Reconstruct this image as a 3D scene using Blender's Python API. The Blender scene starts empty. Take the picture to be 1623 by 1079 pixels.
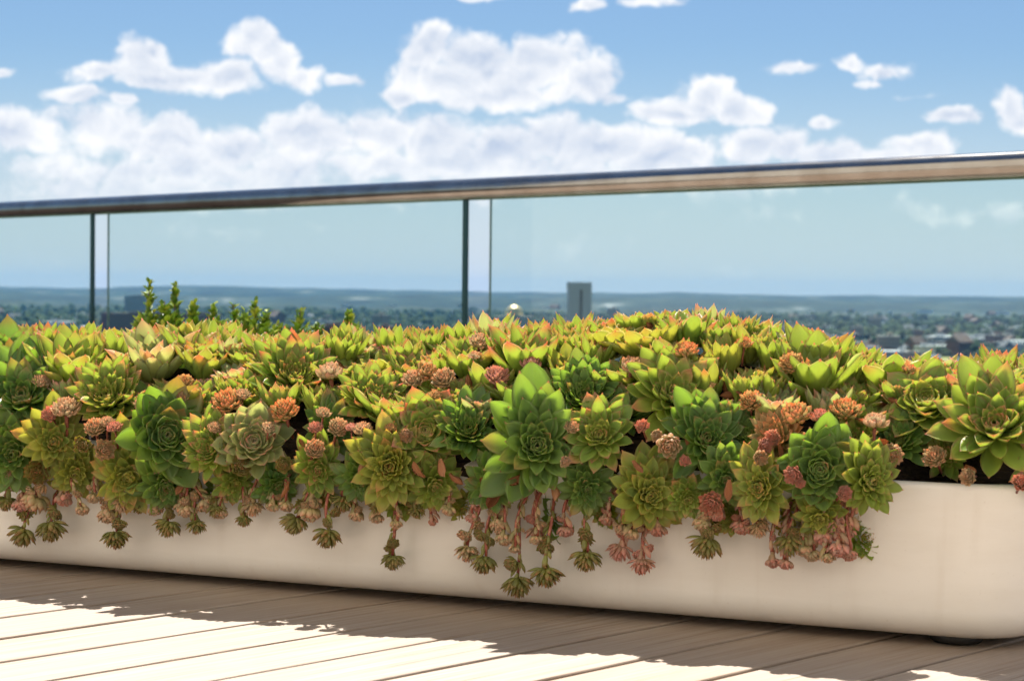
import bpy, math, random
import numpy as np
from mathutils import Vector, Matrix, noise as mnoise
R = math.radians
random.seed(7); np.random.seed(7)
sc = bpy.context.scene
COL = sc.collection

# ------------------------------------------------------------ camera
FPX, PW, PH, HC = 2764.0, 1623.0, 1079.0, 0.5
cam_d = bpy.data.cameras.new("camera")
cam = bpy.data.objects.new("camera", cam_d); COL.objects.link(cam)
cam_d.sensor_width = 36.0; cam_d.lens = 36.0 * FPX / PW
cam_d.clip_start = 0.05; cam_d.clip_end = 120000
CM = Matrix.Rotation(math.pi/2 - R(1.575), 4, 'X') @ Matrix.Rotation(R(0.6), 4, 'Z')
CM = Matrix.Translation((0, 0, HC)) @ CM
cam.matrix_world = CM
cam_d.dof.use_dof = True
cam_d.dof.focus_distance = 2.85
cam_d.dof.aperture_fstop = 9.0
sc.camera = cam
CO = np.array([0, 0, HC]); CR = np.array(CM.to_3x3())

# ------------------------------------------------------------ planter frame (needed for the sun direction)
def ray(px, py):
    d = CR @ np.array([(px - PW/2) / FPX, -(py - PH/2) / FPX, -1.0])
    return d / np.linalg.norm(d)
def onz(px, py, z):
    d = ray(px, py); t = (z - HC) / d[2]
    return CO + d * t
def proj(p):
    q = CR.T @ (np.array(p) - CO)
    return (PW/2 + FPX * q[0] / -q[2], PH/2 - FPX * q[1] / -q[2])
ZB = 0.014
A_ = onz(0, 887, ZB); B_ = onz(1440, 1006, ZB)
U = (B_ - A_); U[2] = 0; U /= np.linalg.norm(U)
N = np.array([-U[1], U[0], 0.0]); ZV = np.array([0, 0, 1.0])
PM = np.stack([U, N, ZV], 1)                # planter local -> world
O_ = np.array([B_[0], B_[1], 0.0])
O_ = O_ - N * 0.028                          # the lower edge is rounded inwards
def W(p): return O_ + PM @ np.array(p)
def Lc(p): return PM.T @ (np.array(p) - O_)

# ------------------------------------------------------------ sun + sky
sl = np.array([0.38, -0.86, -1.66]); sw = PM @ sl; sw /= np.linalg.norm(sw)   # direction the light travels
to_sun = -sw
sun_el = math.asin(to_sun[2]); sun_az = math.atan2(to_sun[0], to_sun[1])
sd = bpy.data.lights.new("sun", 'SUN'); sd.energy = 5.0; sd.angle = R(0.53); sd.color = (1.0, 0.95, 0.87)
so = bpy.data.objects.new("sun", sd); COL.objects.link(so)
so.rotation_euler = Vector(to_sun).to_track_quat('Z', 'Y').to_euler()
so.location = (0, 0, 30)

sc.view_settings.view_transform = 'Standard'; sc.view_settings.look = 'None'
sc.view_settings.exposure = 1.10; sc.view_settings.gamma = 1.0
sc.cycles.max_bounces = 10; sc.cycles.diffuse_bounces = 5; sc.cycles.transmission_bounces = 6
sc.cycles.transparent_max_bounces = 12; sc.cycles.volume_bounces = 0
sc.cycles.use_denoising = True; sc.cycles.use_adaptive_sampling = True; sc.cycles.adaptive_threshold = 0.025
sc.cycles.caustics_reflective = False; sc.cycles.caustics_refractive = False
sc.cycles.sample_clamp_indirect = 4.0

class NT:
    """small helper round a node tree"""
    def __init__(s, tree): s.t = tree; s.n = tree.nodes; s.l = tree.links
    def new(s, typ, ins=None, **kw):
        nd = s.n.new(typ)
        for k, v in kw.items(): setattr(nd, k, v)
        if ins:
            for k, v in ins.items():
                if hasattr(v, 'is_linked') or isinstance(v, bpy.types.NodeSocket): s.l.new(v, nd.inputs[k])
                else: nd.inputs[k].default_value = v
        return nd
    def m(s, op, a, b=None, c=None, clamp=False):
        i = {0: a}
        if b is not None: i[1] = b
        if c is not None: i[2] = c
        return s.new('ShaderNodeMath', i, operation=op, use_clamp=clamp).outputs[0]
    def v(s, op, a, b=None):
        i = {0: a}
        if b is not None: i[1] = b
        nd = s.new('ShaderNodeVectorMath', i, operation=op)
        return nd.outputs['Value'] if op in ('LENGTH', 'DOT_PRODUCT', 'DISTANCE') else nd.outputs[0]
    def ramp(s, fac, stops, interp='LINEAR'):
        nd = s.new('ShaderNodeValToRGB', {0: fac}); cr = nd.color_ramp; cr.interpolation = interp
        while len(cr.elements) < len(stops): cr.elements.new(0.5)
        for e, (p, c) in zip(cr.elements, stops):
            e.position = p; e.color = (*c, 1) if len(c) == 3 else c
        return nd.outputs[0]
    def mix(s, f, a, b, mode='MIX'):
        nd = s.new('ShaderNodeMix', data_type='RGBA', blend_type=mode)
        for k, v in ((0, f), (6, a), (7, b)):
            if isinstance(v, bpy.types.NodeSocket): s.l.new(v, nd.inputs[k])
            else: nd.inputs[k].default_value = v if k == 0 else ((*v, 1) if len(v) == 3 else v)
        return nd.outputs[2]
    def maprange(s, v, a, b, c=0.0, d=1.0, smooth=True):
        return s.new('ShaderNodeMapRange', {0: v, 1: a, 2: b, 3: c, 4: d},
                     interpolation_type='SMOOTHSTEP' if smooth else 'LINEAR').outputs[0]

w = bpy.data.worlds.new("World"); sc.world = w; w.use_nodes = True
t = NT(w.node_tree); t.n.clear()
sky = t.new('ShaderNodeTexSky', sky_type='NISHITA', sun_disc=False, sun_elevation=sun_el, sun_rotation=sun_az,
            altitude=100, air_density=1.0, dust_density=0.6, ozone_density=1.6)
tc = t.new('ShaderNodeTexCoord').outputs['Generated']
sep = t.new('ShaderNodeSeparateXYZ', {0: tc})
yy = t.m('MAXIMUM', t.m('ABSOLUTE', sep.outputs[1]), 0.05)
uu = t.m('DIVIDE', sep.outputs[0], yy); vv = t.m('DIVIDE', sep.outputs[2], yy)
P = t.new('ShaderNodeCombineXYZ', {0: uu, 1: vv, 2: t.m('MULTIPLY', t.m('SIGN', sep.outputs[1]), 1.3)}).outputs[0]
def uv(px, py):
    d = ray(px, py); return d[0]/d[1], d[2]/d[1]
warp = t.new('ShaderNodeTexNoise', {'Vector': P, 'Scale': 26.0, 'Detail': 3.0, 'Roughness': 0.6}).outputs['Color']
warp = t.v('MULTIPLY', t.v('SUBTRACT', warp, (0.5, 0.5, 0.5)), (0.030, 0.017, 0.0))
Pw = t.v('ADD', P, warp)
CL = [(230,100,54,36,1),(295,122,72,28,1),(165,116,66,20,.9),(362,124,52,28,1),(240,82,34,22,1),(255,125,110,20,1),
 (398,70,36,30,1),(438,98,44,32,1),(480,124,34,22,1),(420,86,40,28,1),(128,154,58,15,.8),(190,160,30,10,.7),
 (5,118,24,9,.7),(555,130,30,9,.55),
 (690,80,50,42,1),(760,88,66,38,1),(860,98,76,40,1),(925,132,54,38,1),(800,150,150,24,1),(636,155,36,18,.9),(730,128,100,38,1),(975,160,30,14,.8),(840,125,70,34,1),(780,120,60,34,1),
 (1115,148,50,28,1),(1165,170,52,24,1),(1060,180,90,18,1),(1095,165,56,22,1),
 (40,205,95,38,1),(165,203,85,40,1),(270,228,100,46,1),(370,240,70,40,1),(495,215,90,42,1),(600,205,80,38,1),(690,222,80,40,1),
 (790,238,80,40,1),(880,218,60,36,1),(960,235,100,38,1),(1050,245,90,40,1),(1190,232,50,32,1),(1245,228,46,30,1),(1325,245,70,24,1),(1455,236,64,26,1),(1400,250,80,18,.8),
 (300,272,360,30,.75),(720,262,330,32,.8),(300,300,420,30,.7),(1000,285,330,26,.65),(330,255,150,30,.75),(1430,262,160,18,.7),(60,300,60,22,.45),(200,300,50,14,.4),
 (1250,112,48,12,.75),(1342,96,30,14,.9),(1402,112,46,18,.9),(1385,132,38,9,.6),(1312,196,26,10,.7),(1505,186,56,15,.9),(1605,165,30,26,.9),(1620,192,40,18,.9),
 (930,12,32,13,.75),(740,-3,70,6,.6),(1040,2,56,9,.7),(1440,148,36,6,.4),
 (1560,340,110,16,.35),(1230,340,120,12,.22),(950,400,90,14,.2),(300,365,120,10,.18),(1180,432,60,10,.2),(1480,330,60,14,.3)]
D = None
for (cx, cy, rx, ry, s) in CL:
    u0, v0 = uv(cx, cy); ex = rx/FPX*1.26; ey = ry/FPX*1.28
    q = t.v('MULTIPLY', t.v('SUBTRACT', Pw, (u0, v0, 1.3)), (1/ex, 1/ey, 8.0))
    f = t.m('MULTIPLY', t.m('SUBTRACT', 1.0, t.v('LENGTH', q)), s * 0.9 if s < .5 else s)
    D = f if D is None else t.m('SMOOTH_MAX', D, f, 0.10)
# broken cloud elsewhere in the sky
gn = t.new('ShaderNodeTexNoise', {'Vector': t.v('MULTIPLY', P, (1.0, 2.2, 1.0)), 'Scale': 3.2, 'Detail': 4.0}).outputs[0]
high = t.m('MAXIMUM', t.maprange(vv, 0.21, 0.28), t.maprange(t.m('ABSOLUTE', uu), 0.32, 0.42))
high = t.m('MAXIMUM', high, t.m('SUBTRACT', 0.0, t.m('SIGN', sep.outputs[1])), clamp=True)
gen = t.m('ADD', t.m('MULTIPLY', t.m('SUBTRACT', gn, 0.60), 5.0), t.m('MULTIPLY', t.m('SUBTRACT', high, 1.0), 4.0))
D = t.m('MAXIMUM', D, gen)
def puff(off):
    p = t.v('ADD', Pw, (off[0], off[1], 0.0)) if off else Pw
    n1 = t.new('ShaderNodeTexNoise', {'Vector': p, 'Scale': 34.0, 'Detail': 8.0, 'Roughness': 0.63, 'Lacunarity': 2.1}).outputs[0]
    v1 = t.new('ShaderNodeTexVoronoi', {'Vector': p, 'Scale': 52.0, 'Detail': 2.0, 'Roughness': 0.5, 'Smoothness': 0.35}, feature='SMOOTH_F1').outputs[0]
    return t.m('ADD', t.m('MULTIPLY', t.m('SUBTRACT', n1, 0.5), 1.7), t.m('MULTIPLY', t.m('SUBTRACT', 0.44, v1), 0.50))
p0 = puff(None); p1 = puff((-0.0016, 0.0048))
dens = t.m('ADD', t.m('ADD', t.m('MULTIPLY', D, 1.25), 0.10), t.m('MULTIPLY', p0, 0.9))
alpha = t.maprange(dens, -0.06, 0.52)
def soft(off):
    return t.new('ShaderNodeTexNoise', {'Vector': t.v('ADD', Pw, (off[0], off[1], 0.0)), 'Scale': 17.0, 'Detail': 2.0, 'Roughness': 0.5}).outputs[0]
emb = t.m('ADD', t.m('MULTIPLY', t.m('SUBTRACT', p0, p1), 0.80), t.m('MULTIPLY', t.m('SUBTRACT', soft((0, 0)), soft((-0.004, 0.013))), 1.5))              # lit side of each puff
core = t.maprange(t.m('ADD', D, t.m('MULTIPLY', p0, 0.5)), 0.25, 1.0)
lit = t.m('ADD', t.m('SUBTRACT', 0.80, t.m('MULTIPLY', core, 0.42)), emb, clamp=True)
ccol = t.mix(lit, (4.7, 5.7, 7.5), (10.2, 10.2, 10.3))
horizon = t.maprange(vv, 0.0, 0.09, 0.0, 1.0)
skyc = t.mix(1.0, sky.outputs[0], (0.65, 0.805, 0.96), 'MULTIPLY')
veil = t.m('SUBTRACT', 1.0, t.maprange(vv, -0.02, 0.15), clamp=True)
skyc = t.mix(t.m('MULTIPLY', veil, 0.86), skyc, (7.3, 8.0, 9.0))
alpha = t.m('MULTIPLY', alpha, t.m('ADD', 0.35, t.m('MULTIPLY', t.maprange(vv, 0.015, 0.085), 0.62)))
fin = t.mix(alpha, skyc, ccol)
bg = t.new('ShaderNodeBackground', {0: fin, 1: 0.0482})
wo = t.new('ShaderNodeOutputWorld', {0: bg.outputs[0]})
w.cycles.sampling_method = 'MANUAL'; w.cycles.sample_map_resolution = 1024

# ------------------------------------------------------------ helpers
def mk(name, verts, faces, mats=(), parent=None, smooth=True, mi=None, link=True):
    me = bpy.data.meshes.new(name)
    me.from_pydata([tuple(map(float, v)) for v in verts] if not isinstance(verts, np.ndarray) else verts.tolist(), [], faces)
    for m in (mats if isinstance(mats, (list, tuple)) else [mats]): me.materials.append(m)
    if mi is not None: me.polygons.foreach_set('material_index', mi)
    if smooth: me.polygons.foreach_set('use_smooth', [True]*len(me.polygons))
    me.update()
    o = bpy.data.objects.new(name, me)
    if link: COL.objects.link(o)
    if parent: o.parent = parent
    return o
def tag(o, label=None, cat=None, group=None, kind=None):
    if label: o['label'] = label
    if cat: o['category'] = cat
    if group: o['group'] = group
    if kind: o['kind'] = kind
    return o
def empty(name, loc=(0, 0, 0), rot=None):
    o = bpy.data.objects.new(name, None); o.empty_display_size = 0.02; COL.objects.link(o)
    o.location = loc
    if rot is not None: o.rotation_euler = rot
    return o
def mat(name):
    m = bpy.data.materials.new(name); m.use_nodes = True
    n = NT(m.node_tree); n.n.clear()
    out = n.new('ShaderNodeOutputMaterial')
    return m, n, out
def pbr(n, out, **k):
    b = n.new('ShaderNodeBsdfPrincipled')
    for kk, v in k.items():
        kk = kk.replace('_', ' ')
        if isinstance(v, bpy.types.NodeSocket): n.l.new(v, b.inputs[kk])
        else: b.inputs[kk].default_value = ((*v, 1) if isinstance(v, tuple) and len(v) == 3 else v)
    if out: n.l.new(b.outputs[0], out.inputs[0])
    return b
def bump(n, h, strength=.3, dist=.01):
    return n.new('ShaderNodeBump', {'Height': h, 'Strength': strength, 'Distance': dist}).outputs[0]
class MB:
    def __init__(s): s.v = []; s.f = []; s.mi = []
    def add(s, v, f, m=0):
        b = len(s.v); s.v += [tuple(map(float, x)) for x in v]; s.f += [[i + b for i in q] for q in f]; s.mi += [m]*len(f)
    def box(s, x0, y0, z0, x1, y1, z1, m=0):
        v = [(x0,y0,z0),(x1,y0,z0),(x1,y1,z0),(x0,y1,z0),(x0,y0,z1),(x1,y0,z1),(x1,y1,z1),(x0,y1,z1)]
        s.add(v, [(0,3,2,1),(4,5,6,7),(0,1,5,4),(1,2,6,5),(2,3,7,6),(3,0,4,7)], m)
    def tube(s, pts, rad, n=8, m=0, cap=True):
        pts = [np.array(p, float) for p in pts]; rad = rad if hasattr(rad, '__len__') else [rad]*len(pts)
        v = []; prev = None
        for i, p in enumerate(pts):
            d = pts[min(i+1, len(pts)-1)] - pts[max(i-1, 0)]; d /= (np.linalg.norm(d) + 1e-12)
            a = np.cross(d, [0, 0, 1.0]) if prev is None else prev - d*np.dot(prev, d)
            if np.linalg.norm(a) < 1e-4: a = np.cross(d, [0, 1.0, 0])
            a /= np.linalg.norm(a); prev = a; b = np.cross(d, a)
            for k in range(n):
                th = 2*math.pi*k/n; v.append(p + (a*math.cos(th) + b*math.sin(th))*rad[i])
        f = [(i*n+k, i*n+(k+1) % n, (i+1)*n+(k+1) % n, (i+1)*n+k) for i in range(len(pts)-1) for k in range(n)]
        if cap: f += [tuple(reversed(range(n))), tuple(range((len(pts)-1)*n, len(pts)*n))]
        s.add(v, f, m)
    def ico(s, c, r, m=0, seg=8, rings=5, sq=(1, 1, 1)):
        v = [(c[0], c[1], c[2]-r*sq[2])]
        for i in range(1, rings):
            ph = -math.pi/2 + math.pi*i/rings
            for k in range(seg):
                th = 2*math.pi*k/seg
                v.append((c[0]+r*sq[0]*math.cos(ph)*math.cos(th), c[1]+r*sq[1]*math.cos(ph)*math.sin(th), c[2]+r*sq[2]*math.sin(ph)))
        v.append((c[0], c[1], c[2]+r*sq[2])); L = len(v)-1
        f = [(0, 1+(k+1) % seg, 1+k) for k in range(seg)]
        for i in range(rings-2):
            for k in range(seg): f.append((1+i*seg+k, 1+i*seg+(k+1) % seg, 1+(i+1)*seg+(k+1) % seg, 1+(i+1)*seg+k))
        b = 1+(rings-2)*seg
        f += [(b+k, b+(k+1) % seg, L) for k in range(seg)]
        s.add(v, f, m)
    def build(s, name, mats, parent=None, smooth=True): return mk(name, s.v, s.f, mats, parent, smooth, s.mi)

# ------------------------------------------------------------ setting materials
m_deck, n, out = mat('weathered_hardwood')
co = n.new('ShaderNodeTexCoord').outputs['Object']
g1 = n.new('ShaderNodeTexNoise', {'Vector': n.v('MULTIPLY', co, (110.0, 2.2, 40.0)), 'Scale': 1.0, 'Detail': 6.0, 'Roughness': 0.65}).outputs[0]
g2 = n.new('ShaderNodeTexNoise', {'Vector': n.v('MULTIPLY', co, (420.0, 5.0, 90.0)), 'Scale': 1.0, 'Detail': 3.0, 'Roughness': 0.6}).outputs[0]
g3 = n.new('ShaderNodeTexNoise', {'Vector': co, 'Scale': 2.6, 'Detail': 4.0}).outputs[0]
bd = n.new('ShaderNodeAttribute', attribute_name='board').outputs['Fac']
c1 = n.ramp(n.m('ADD', n.m('MULTIPLY', g1, .65), n.m('MULTIPLY', g2, .35)),
            [(.34, (.15, .10, .07)), (.44, (.31, .235, .18)), (.54, (.36, .29, .235)), (.68, (.43, .36, .305))])
c1 = n.mix(n.m('MULTIPLY', bd, 0.38), c1, (.38, .28, .20), 'MIX')
c1 = n.mix(n.maprange(g3, .45, .75, 0, .22), c1, (.50, .44, .37))
bm = bump(n, n.m('ADD', n.m('MULTIPLY', g2, .6), n.m('MULTIPLY', g1, .6)), .6, .003)
pbr(n, out, Base_Color=c1, Roughness=.62, Normal=bm)

m_plant, n, out = mat('cream_gelcoat')
co = n.new('ShaderNodeTexCoord').outputs['Object']
s1 = n.new('ShaderNodeTexNoise', {'Vector': n.v('MULTIPLY', co, (1.3, 1.3, 5.0)), 'Scale': 3.0, 'Detail': 6.0, 'Roughness': .6}).outputs[0]
s2 = n.new('ShaderNodeTexNoise', {'Vector': n.v('MULTIPLY', co, (34.0, 34.0, 3.0)), 'Scale': 1.0, 'Detail': 5.0}).outputs[0]
s3 = n.new('ShaderNodeTexNoise', {'Vector': co, 'Scale': 260.0, 'Detail': 2.0}).outputs[0]
cc = n.mix(n.maprange(s1, .38, .72, 0, .65), (.775, .75, .71), (.70, .665, .61))
cc = n.mix(n.maprange(s2, .52, .78, 0, .14), cc, (.50, .42, .34))
cc = n.mix(n.maprange(s3, .66, .8, 0, .25), cc, (.45, .38, .31))
pbr(n, out, Base_Color=cc, Roughness=n.maprange(s1, .3, .7, .28, .42), Coat_Weight=.25, Coat_Roughness=.2, Normal=bump(n, s1, .12, .004))

m_black, n, out = mat('black_rubber'); pbr(n, out, Base_Color=(.012, .011, .010), Roughness=.5)
m_soil, n, out = mat('dark_potting_soil')
s1 = n.new('ShaderNodeTexNoise', {'Scale': 60.0, 'Detail': 6.0}).outputs[0]
pbr(n, out, Base_Color=n.ramp(s1, [(.3, (.010, .007, .005)), (.7, (.05, .032, .02))]), Roughness=.95, Normal=bump(n, s1, 1, .01))
m_under, n, out = mat('dark_joist_timber'); pbr(n, out, Base_Color=(.02, .012, .008), Roughness=.9)

m_steel, n, out = mat('brushed_stainless')
co = n.new('ShaderNodeTexCoord').outputs['Object']
s1 = n.new('ShaderNodeTexNoise', {'Vector': n.v('MULTIPLY', co, (3.0, 120.0, 120.0)), 'Scale': 1.0, 'Detail': 4.0}).outputs[0]
s2 = n.new('ShaderNodeTexNoise', {'Vector': co, 'Scale': 9.0, 'Detail': 5.0}).outputs[0]
pbr(n, out, Base_Color=n.ramp(s2, [(.3, (.31, .28, .25)), (.7, (.42, .40, .37))]), Metallic=1.0, Roughness=n.maprange(s1, .3, .7, .11, .19), Normal=bump(n, s1, .08, .001))

# clear green-tinted glass: mostly see-through, with a reflection that grows at grazing angles
m_glass, n, out = mat('tinted_guard_glass')
tr = n.new('ShaderNodeBsdfTransparent', {0: (.885, .945, .935, 1)})
gl = n.new('ShaderNodeBsdfGlossy', {0: (.9, 1, 1, 1), 1: .02})
lw = n.new('ShaderNodeFresnel', {0: 1.45})
mx = n.new('ShaderNodeMixShader', {0: n.m('MULTIPLY', lw.outputs[0], n.m('SUBTRACT', .9, n.m('MULTIPLY', n.new('ShaderNodeNewGeometry').outputs['Backfacing'], .9)), clamp=True), 1: tr.outputs[0], 2: gl.outputs[0]})
n.l.new(mx.outputs[0], out.inputs[0])
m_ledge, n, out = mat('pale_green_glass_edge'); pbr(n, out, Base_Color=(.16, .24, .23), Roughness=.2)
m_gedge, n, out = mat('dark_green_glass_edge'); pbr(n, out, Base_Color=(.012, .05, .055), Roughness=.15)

# ------------------------------------------------------------ deck
TH = R(45.258); BD = np.array([math.sin(TH), math.cos(TH), 0.0]); BN = np.array([math.cos(TH), -math.sin(TH), 0.0])
PITCH = 0.1413; S0 = -1.2770; GAP = 0.0105
BM = np.stack([BN, BD, ZV], 1)
# rail plane: through two pixel columns at rail height
RZ = HC + 0.5
RA = onz(0, 333, RZ); RB = onz(1623, 261, RZ)
RD = RB - RA; RD[2] = 0; RD /= np.linalg.norm(RD)
RN = np.array([-RD[1], RD[0], 0.0])          # away from the camera
if RN[1] < 0: RN = -RN
def clip_len(s):  # board runs from y0 to where it meets the deck edge beyond the rail
    a = RA + RN * 0.35
    p = BN * s
    k = np.dot(a - p, RN) / np.dot(BD, RN)
    return k
mb = MB(); bval = []
for k in range(-22, 52):
    s1_ = S0 - (k) * PITCH - GAP/2; s0_ = s1_ - PITCH + GAP
    ye = clip_len((s0_ + s1_)/2); y0 = -3.0
    dz = random.uniform(-.0008, .0008); c = .0022
    v = []; 
    for y in (y0, ye):
        for (x, z) in ((s0_, -.022), (s0_, -c), (s0_+c*.35, -c*.35), (s0_+c, 0), (s1_-c, 0), (s1_-c*.35, -c*.35), (s1_, -c), (s1_, -.022)):
            v.append((x, y, z + dz))
    f = [(i, (i+1) % 8, 8+(i+1) % 8, 8+i) for i in range(8)] + [tuple(range(7, -1, -1)), tuple(range(8, 16))]
    mb.add(v, f); bval += [random.random()]*16
deck = mb.build('deck', m_deck, smooth=False)
at = deck.data.attributes.new('board', 'FLOAT', 'POINT'); at.data.foreach_set('value', bval)
deck.matrix_world = Matrix(np.vstack([np.hstack([BM, np.zeros((3, 1))]), [0, 0, 0, 1]]).tolist())
tag(deck, kind='structure')
mb = MB(); q = [RA - RD*9 + RN*.36, RB + RD*7 + RN*.36, RB + RD*7 - RN*14, RA - RD*9 - RN*14]
mb.add([(p[0], p[1], z) for z in (-.4, -.0235) for p in q], [(3,2,1,0),(4,5,6,7),(0,1,5,4),(1,2,6,5),(2,3,7,6),(3,0,4,7)])
tag(mb.build('deck_substructure', m_under, smooth=False), kind='structure')

# ------------------------------------------------------------ guard rail
mb = MB(); half_w, half_h = .060, .053
L0 = RA - RD*7; L1 = RB + RD*5
L0 = np.array([L0[0], L0[1], RZ-.002]); L1 = np.array([L1[0], L1[1], RZ-.002])
LEN = np.linalg.norm(L1 - L0)
RMx = Matrix(np.vstack([np.hstack([np.stack([RD, RN, ZV], 1), L0.reshape(3, 1)]), [0, 0, 0, 1]]).tolist())
rail = empty('guard_railing'); rail.matrix_world = RMx
tag(rail, 'steel tube handrail on tall clear glass panels running behind the planter', 'railing')
nseg = 28; v = []
for x in (0, LEN):
    for i in range(nseg):
        a = 2*math.pi*i/nseg; ca, sa = math.cos(a), math.sin(a)
        v.append((x, half_w*math.copysign(abs(ca)**.85, ca), half_h*math.copysign(abs(sa)**.85, sa)))
f = [(i, (i+1) % nseg, nseg+(i+1) % nseg, nseg+i) for i in range(nseg)]
mb.add(v, f); mb.build('handrail', m_steel, rail)
def rail_x(px, py=400):   # where the pixel column meets the glass plane
    d = ray(px, py); k = np.dot(L0 - CO, RN) / np.dot(d, RN); return np.dot(CO + d*k - L0, RD)
g = [(rail_x(145), rail_x(173)), (rail_x(735), rail_x(779))]
per = g[1][0] - g[0][0]; gapw = .5*((g[0][1]-g[0][0]) + (g[1][1]-g[1][0]))
edges = []
e0 = g[0][0] - per*2
k = 0
xs = [g[0][0] - 2*per, g[0][0] - per, g[0][0], g[1][0], g[1][0] + per, g[1][0] + 2*per]
st = -1.0
for i, xe in enumerate(xs):
    x0 = max(xs[i-1] + gapw, 0) if i else max(0.02, xe - per + gapw)
    if i == 2: pass
    x1 = min(xe, LEN)
    if x1 - x0 < .1: continue
    mb = MB(); T = .010
    mb.box(x0, -T, -RZ+.10, x1, T, -half_h+.006)
    pn = mb.build('glass_panel', [m_glass], rail, False)
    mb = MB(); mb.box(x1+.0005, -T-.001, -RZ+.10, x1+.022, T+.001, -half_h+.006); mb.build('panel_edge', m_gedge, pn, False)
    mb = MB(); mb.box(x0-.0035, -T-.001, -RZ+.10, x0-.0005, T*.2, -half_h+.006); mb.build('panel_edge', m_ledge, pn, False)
mb = MB(); mb.box(0, -.035, -RZ, LEN, .035, -RZ+.13); mb.build('base_channel', m_steel, rail, False)

# ------------------------------------------------------------ planter
XE = Lc(onz(1668, 1000, ZB))[0] + .01; XS = Lc(A_)[0] - .75; DEP = .44; HP = .238
def outline(inset, rc=.13, n=10):
    x0, x1, y0, y1 = XS+inset, XE-inset, inset, DEP-inset; r = max(rc-inset, .02); p = []
    for cx, cy, a0 in ((x1-r, y0+r, -90), (x1-r, y1-r, 0), (x0+r, y1-r, 90), (x0+r, y0+r, 180)):
        for i in range(n+1):
            a = R(a0 + 90*i/n); x, y = cx + r*math.cos(a), cy + r*math.sin(a)
            if i == 0: p.append((x + .012*math.sin(R(a0)), y - .012*math.cos(R(a0))))
            p.append((x, y))
            if i == n: p.append((x - .012*math.sin(R(a0+90)), y + .012*math.cos(R(a0+90))))
    return p
prof = []
for i in range(9):
    a = R(90*i/8); prof.append((.045*(1-math.sin(a)), ZB + .045*(1-math.cos(a))))
prof += [(.0, .12), (-.001, HP-.03)]
for i in range(7):
    a = R(180*i/6); prof.append((.009-.010*math.cos(a), HP-.010+.010*math.sin(a)))
prof += [(.020, .17)]
v = []; f = []
for ins, z in prof: v += [(x, y, z) for x, y in outline(ins)]
M_ = len(outline(0))
for j in range(len(prof)-1):
    for i in range(M_): f.append((j*M_+i, j*M_+(i+1) % M_, (j+1)*M_+(i+1) % M_, (j+1)*M_+i))
f.append(tuple(range(M_-1, -1, -1)))
PMAT = Matrix(np.vstack([np.hstack([PM, O_.reshape(3, 1)]), [0, 0, 0, 1]]).tolist())
trough = empty('planter_trough'); trough.matrix_world = PMAT
tag(trough, 'long low cream trough planter with rounded corners on the wooden deck', 'planter')
mk('trough_shell', v, f, m_plant, trough)
mb = MB(); o_ = outline(.022)
mb.add([(x, y, .185) for x, y in o_], [tuple(range(M_))]); mb.build('potting_soil', m_soil, trough)
fx = Lc(onz(1518, 1012, 0))
for x, y in ((fx[0], .085), (fx[0], DEP-.09), (fx[0]-1.95, .085), (fx[0]-1.95, DEP-.09), (XS+.2, .085), (XS+.2, DEP-.09)):
    mb = MB(); mb.tube([(x, y, .0005), (x, y, .005), (x, y, .012), (x, y, .02)], [.034, .038, .038, .034], 20); mb.build('foot', m_black, trough)

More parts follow.
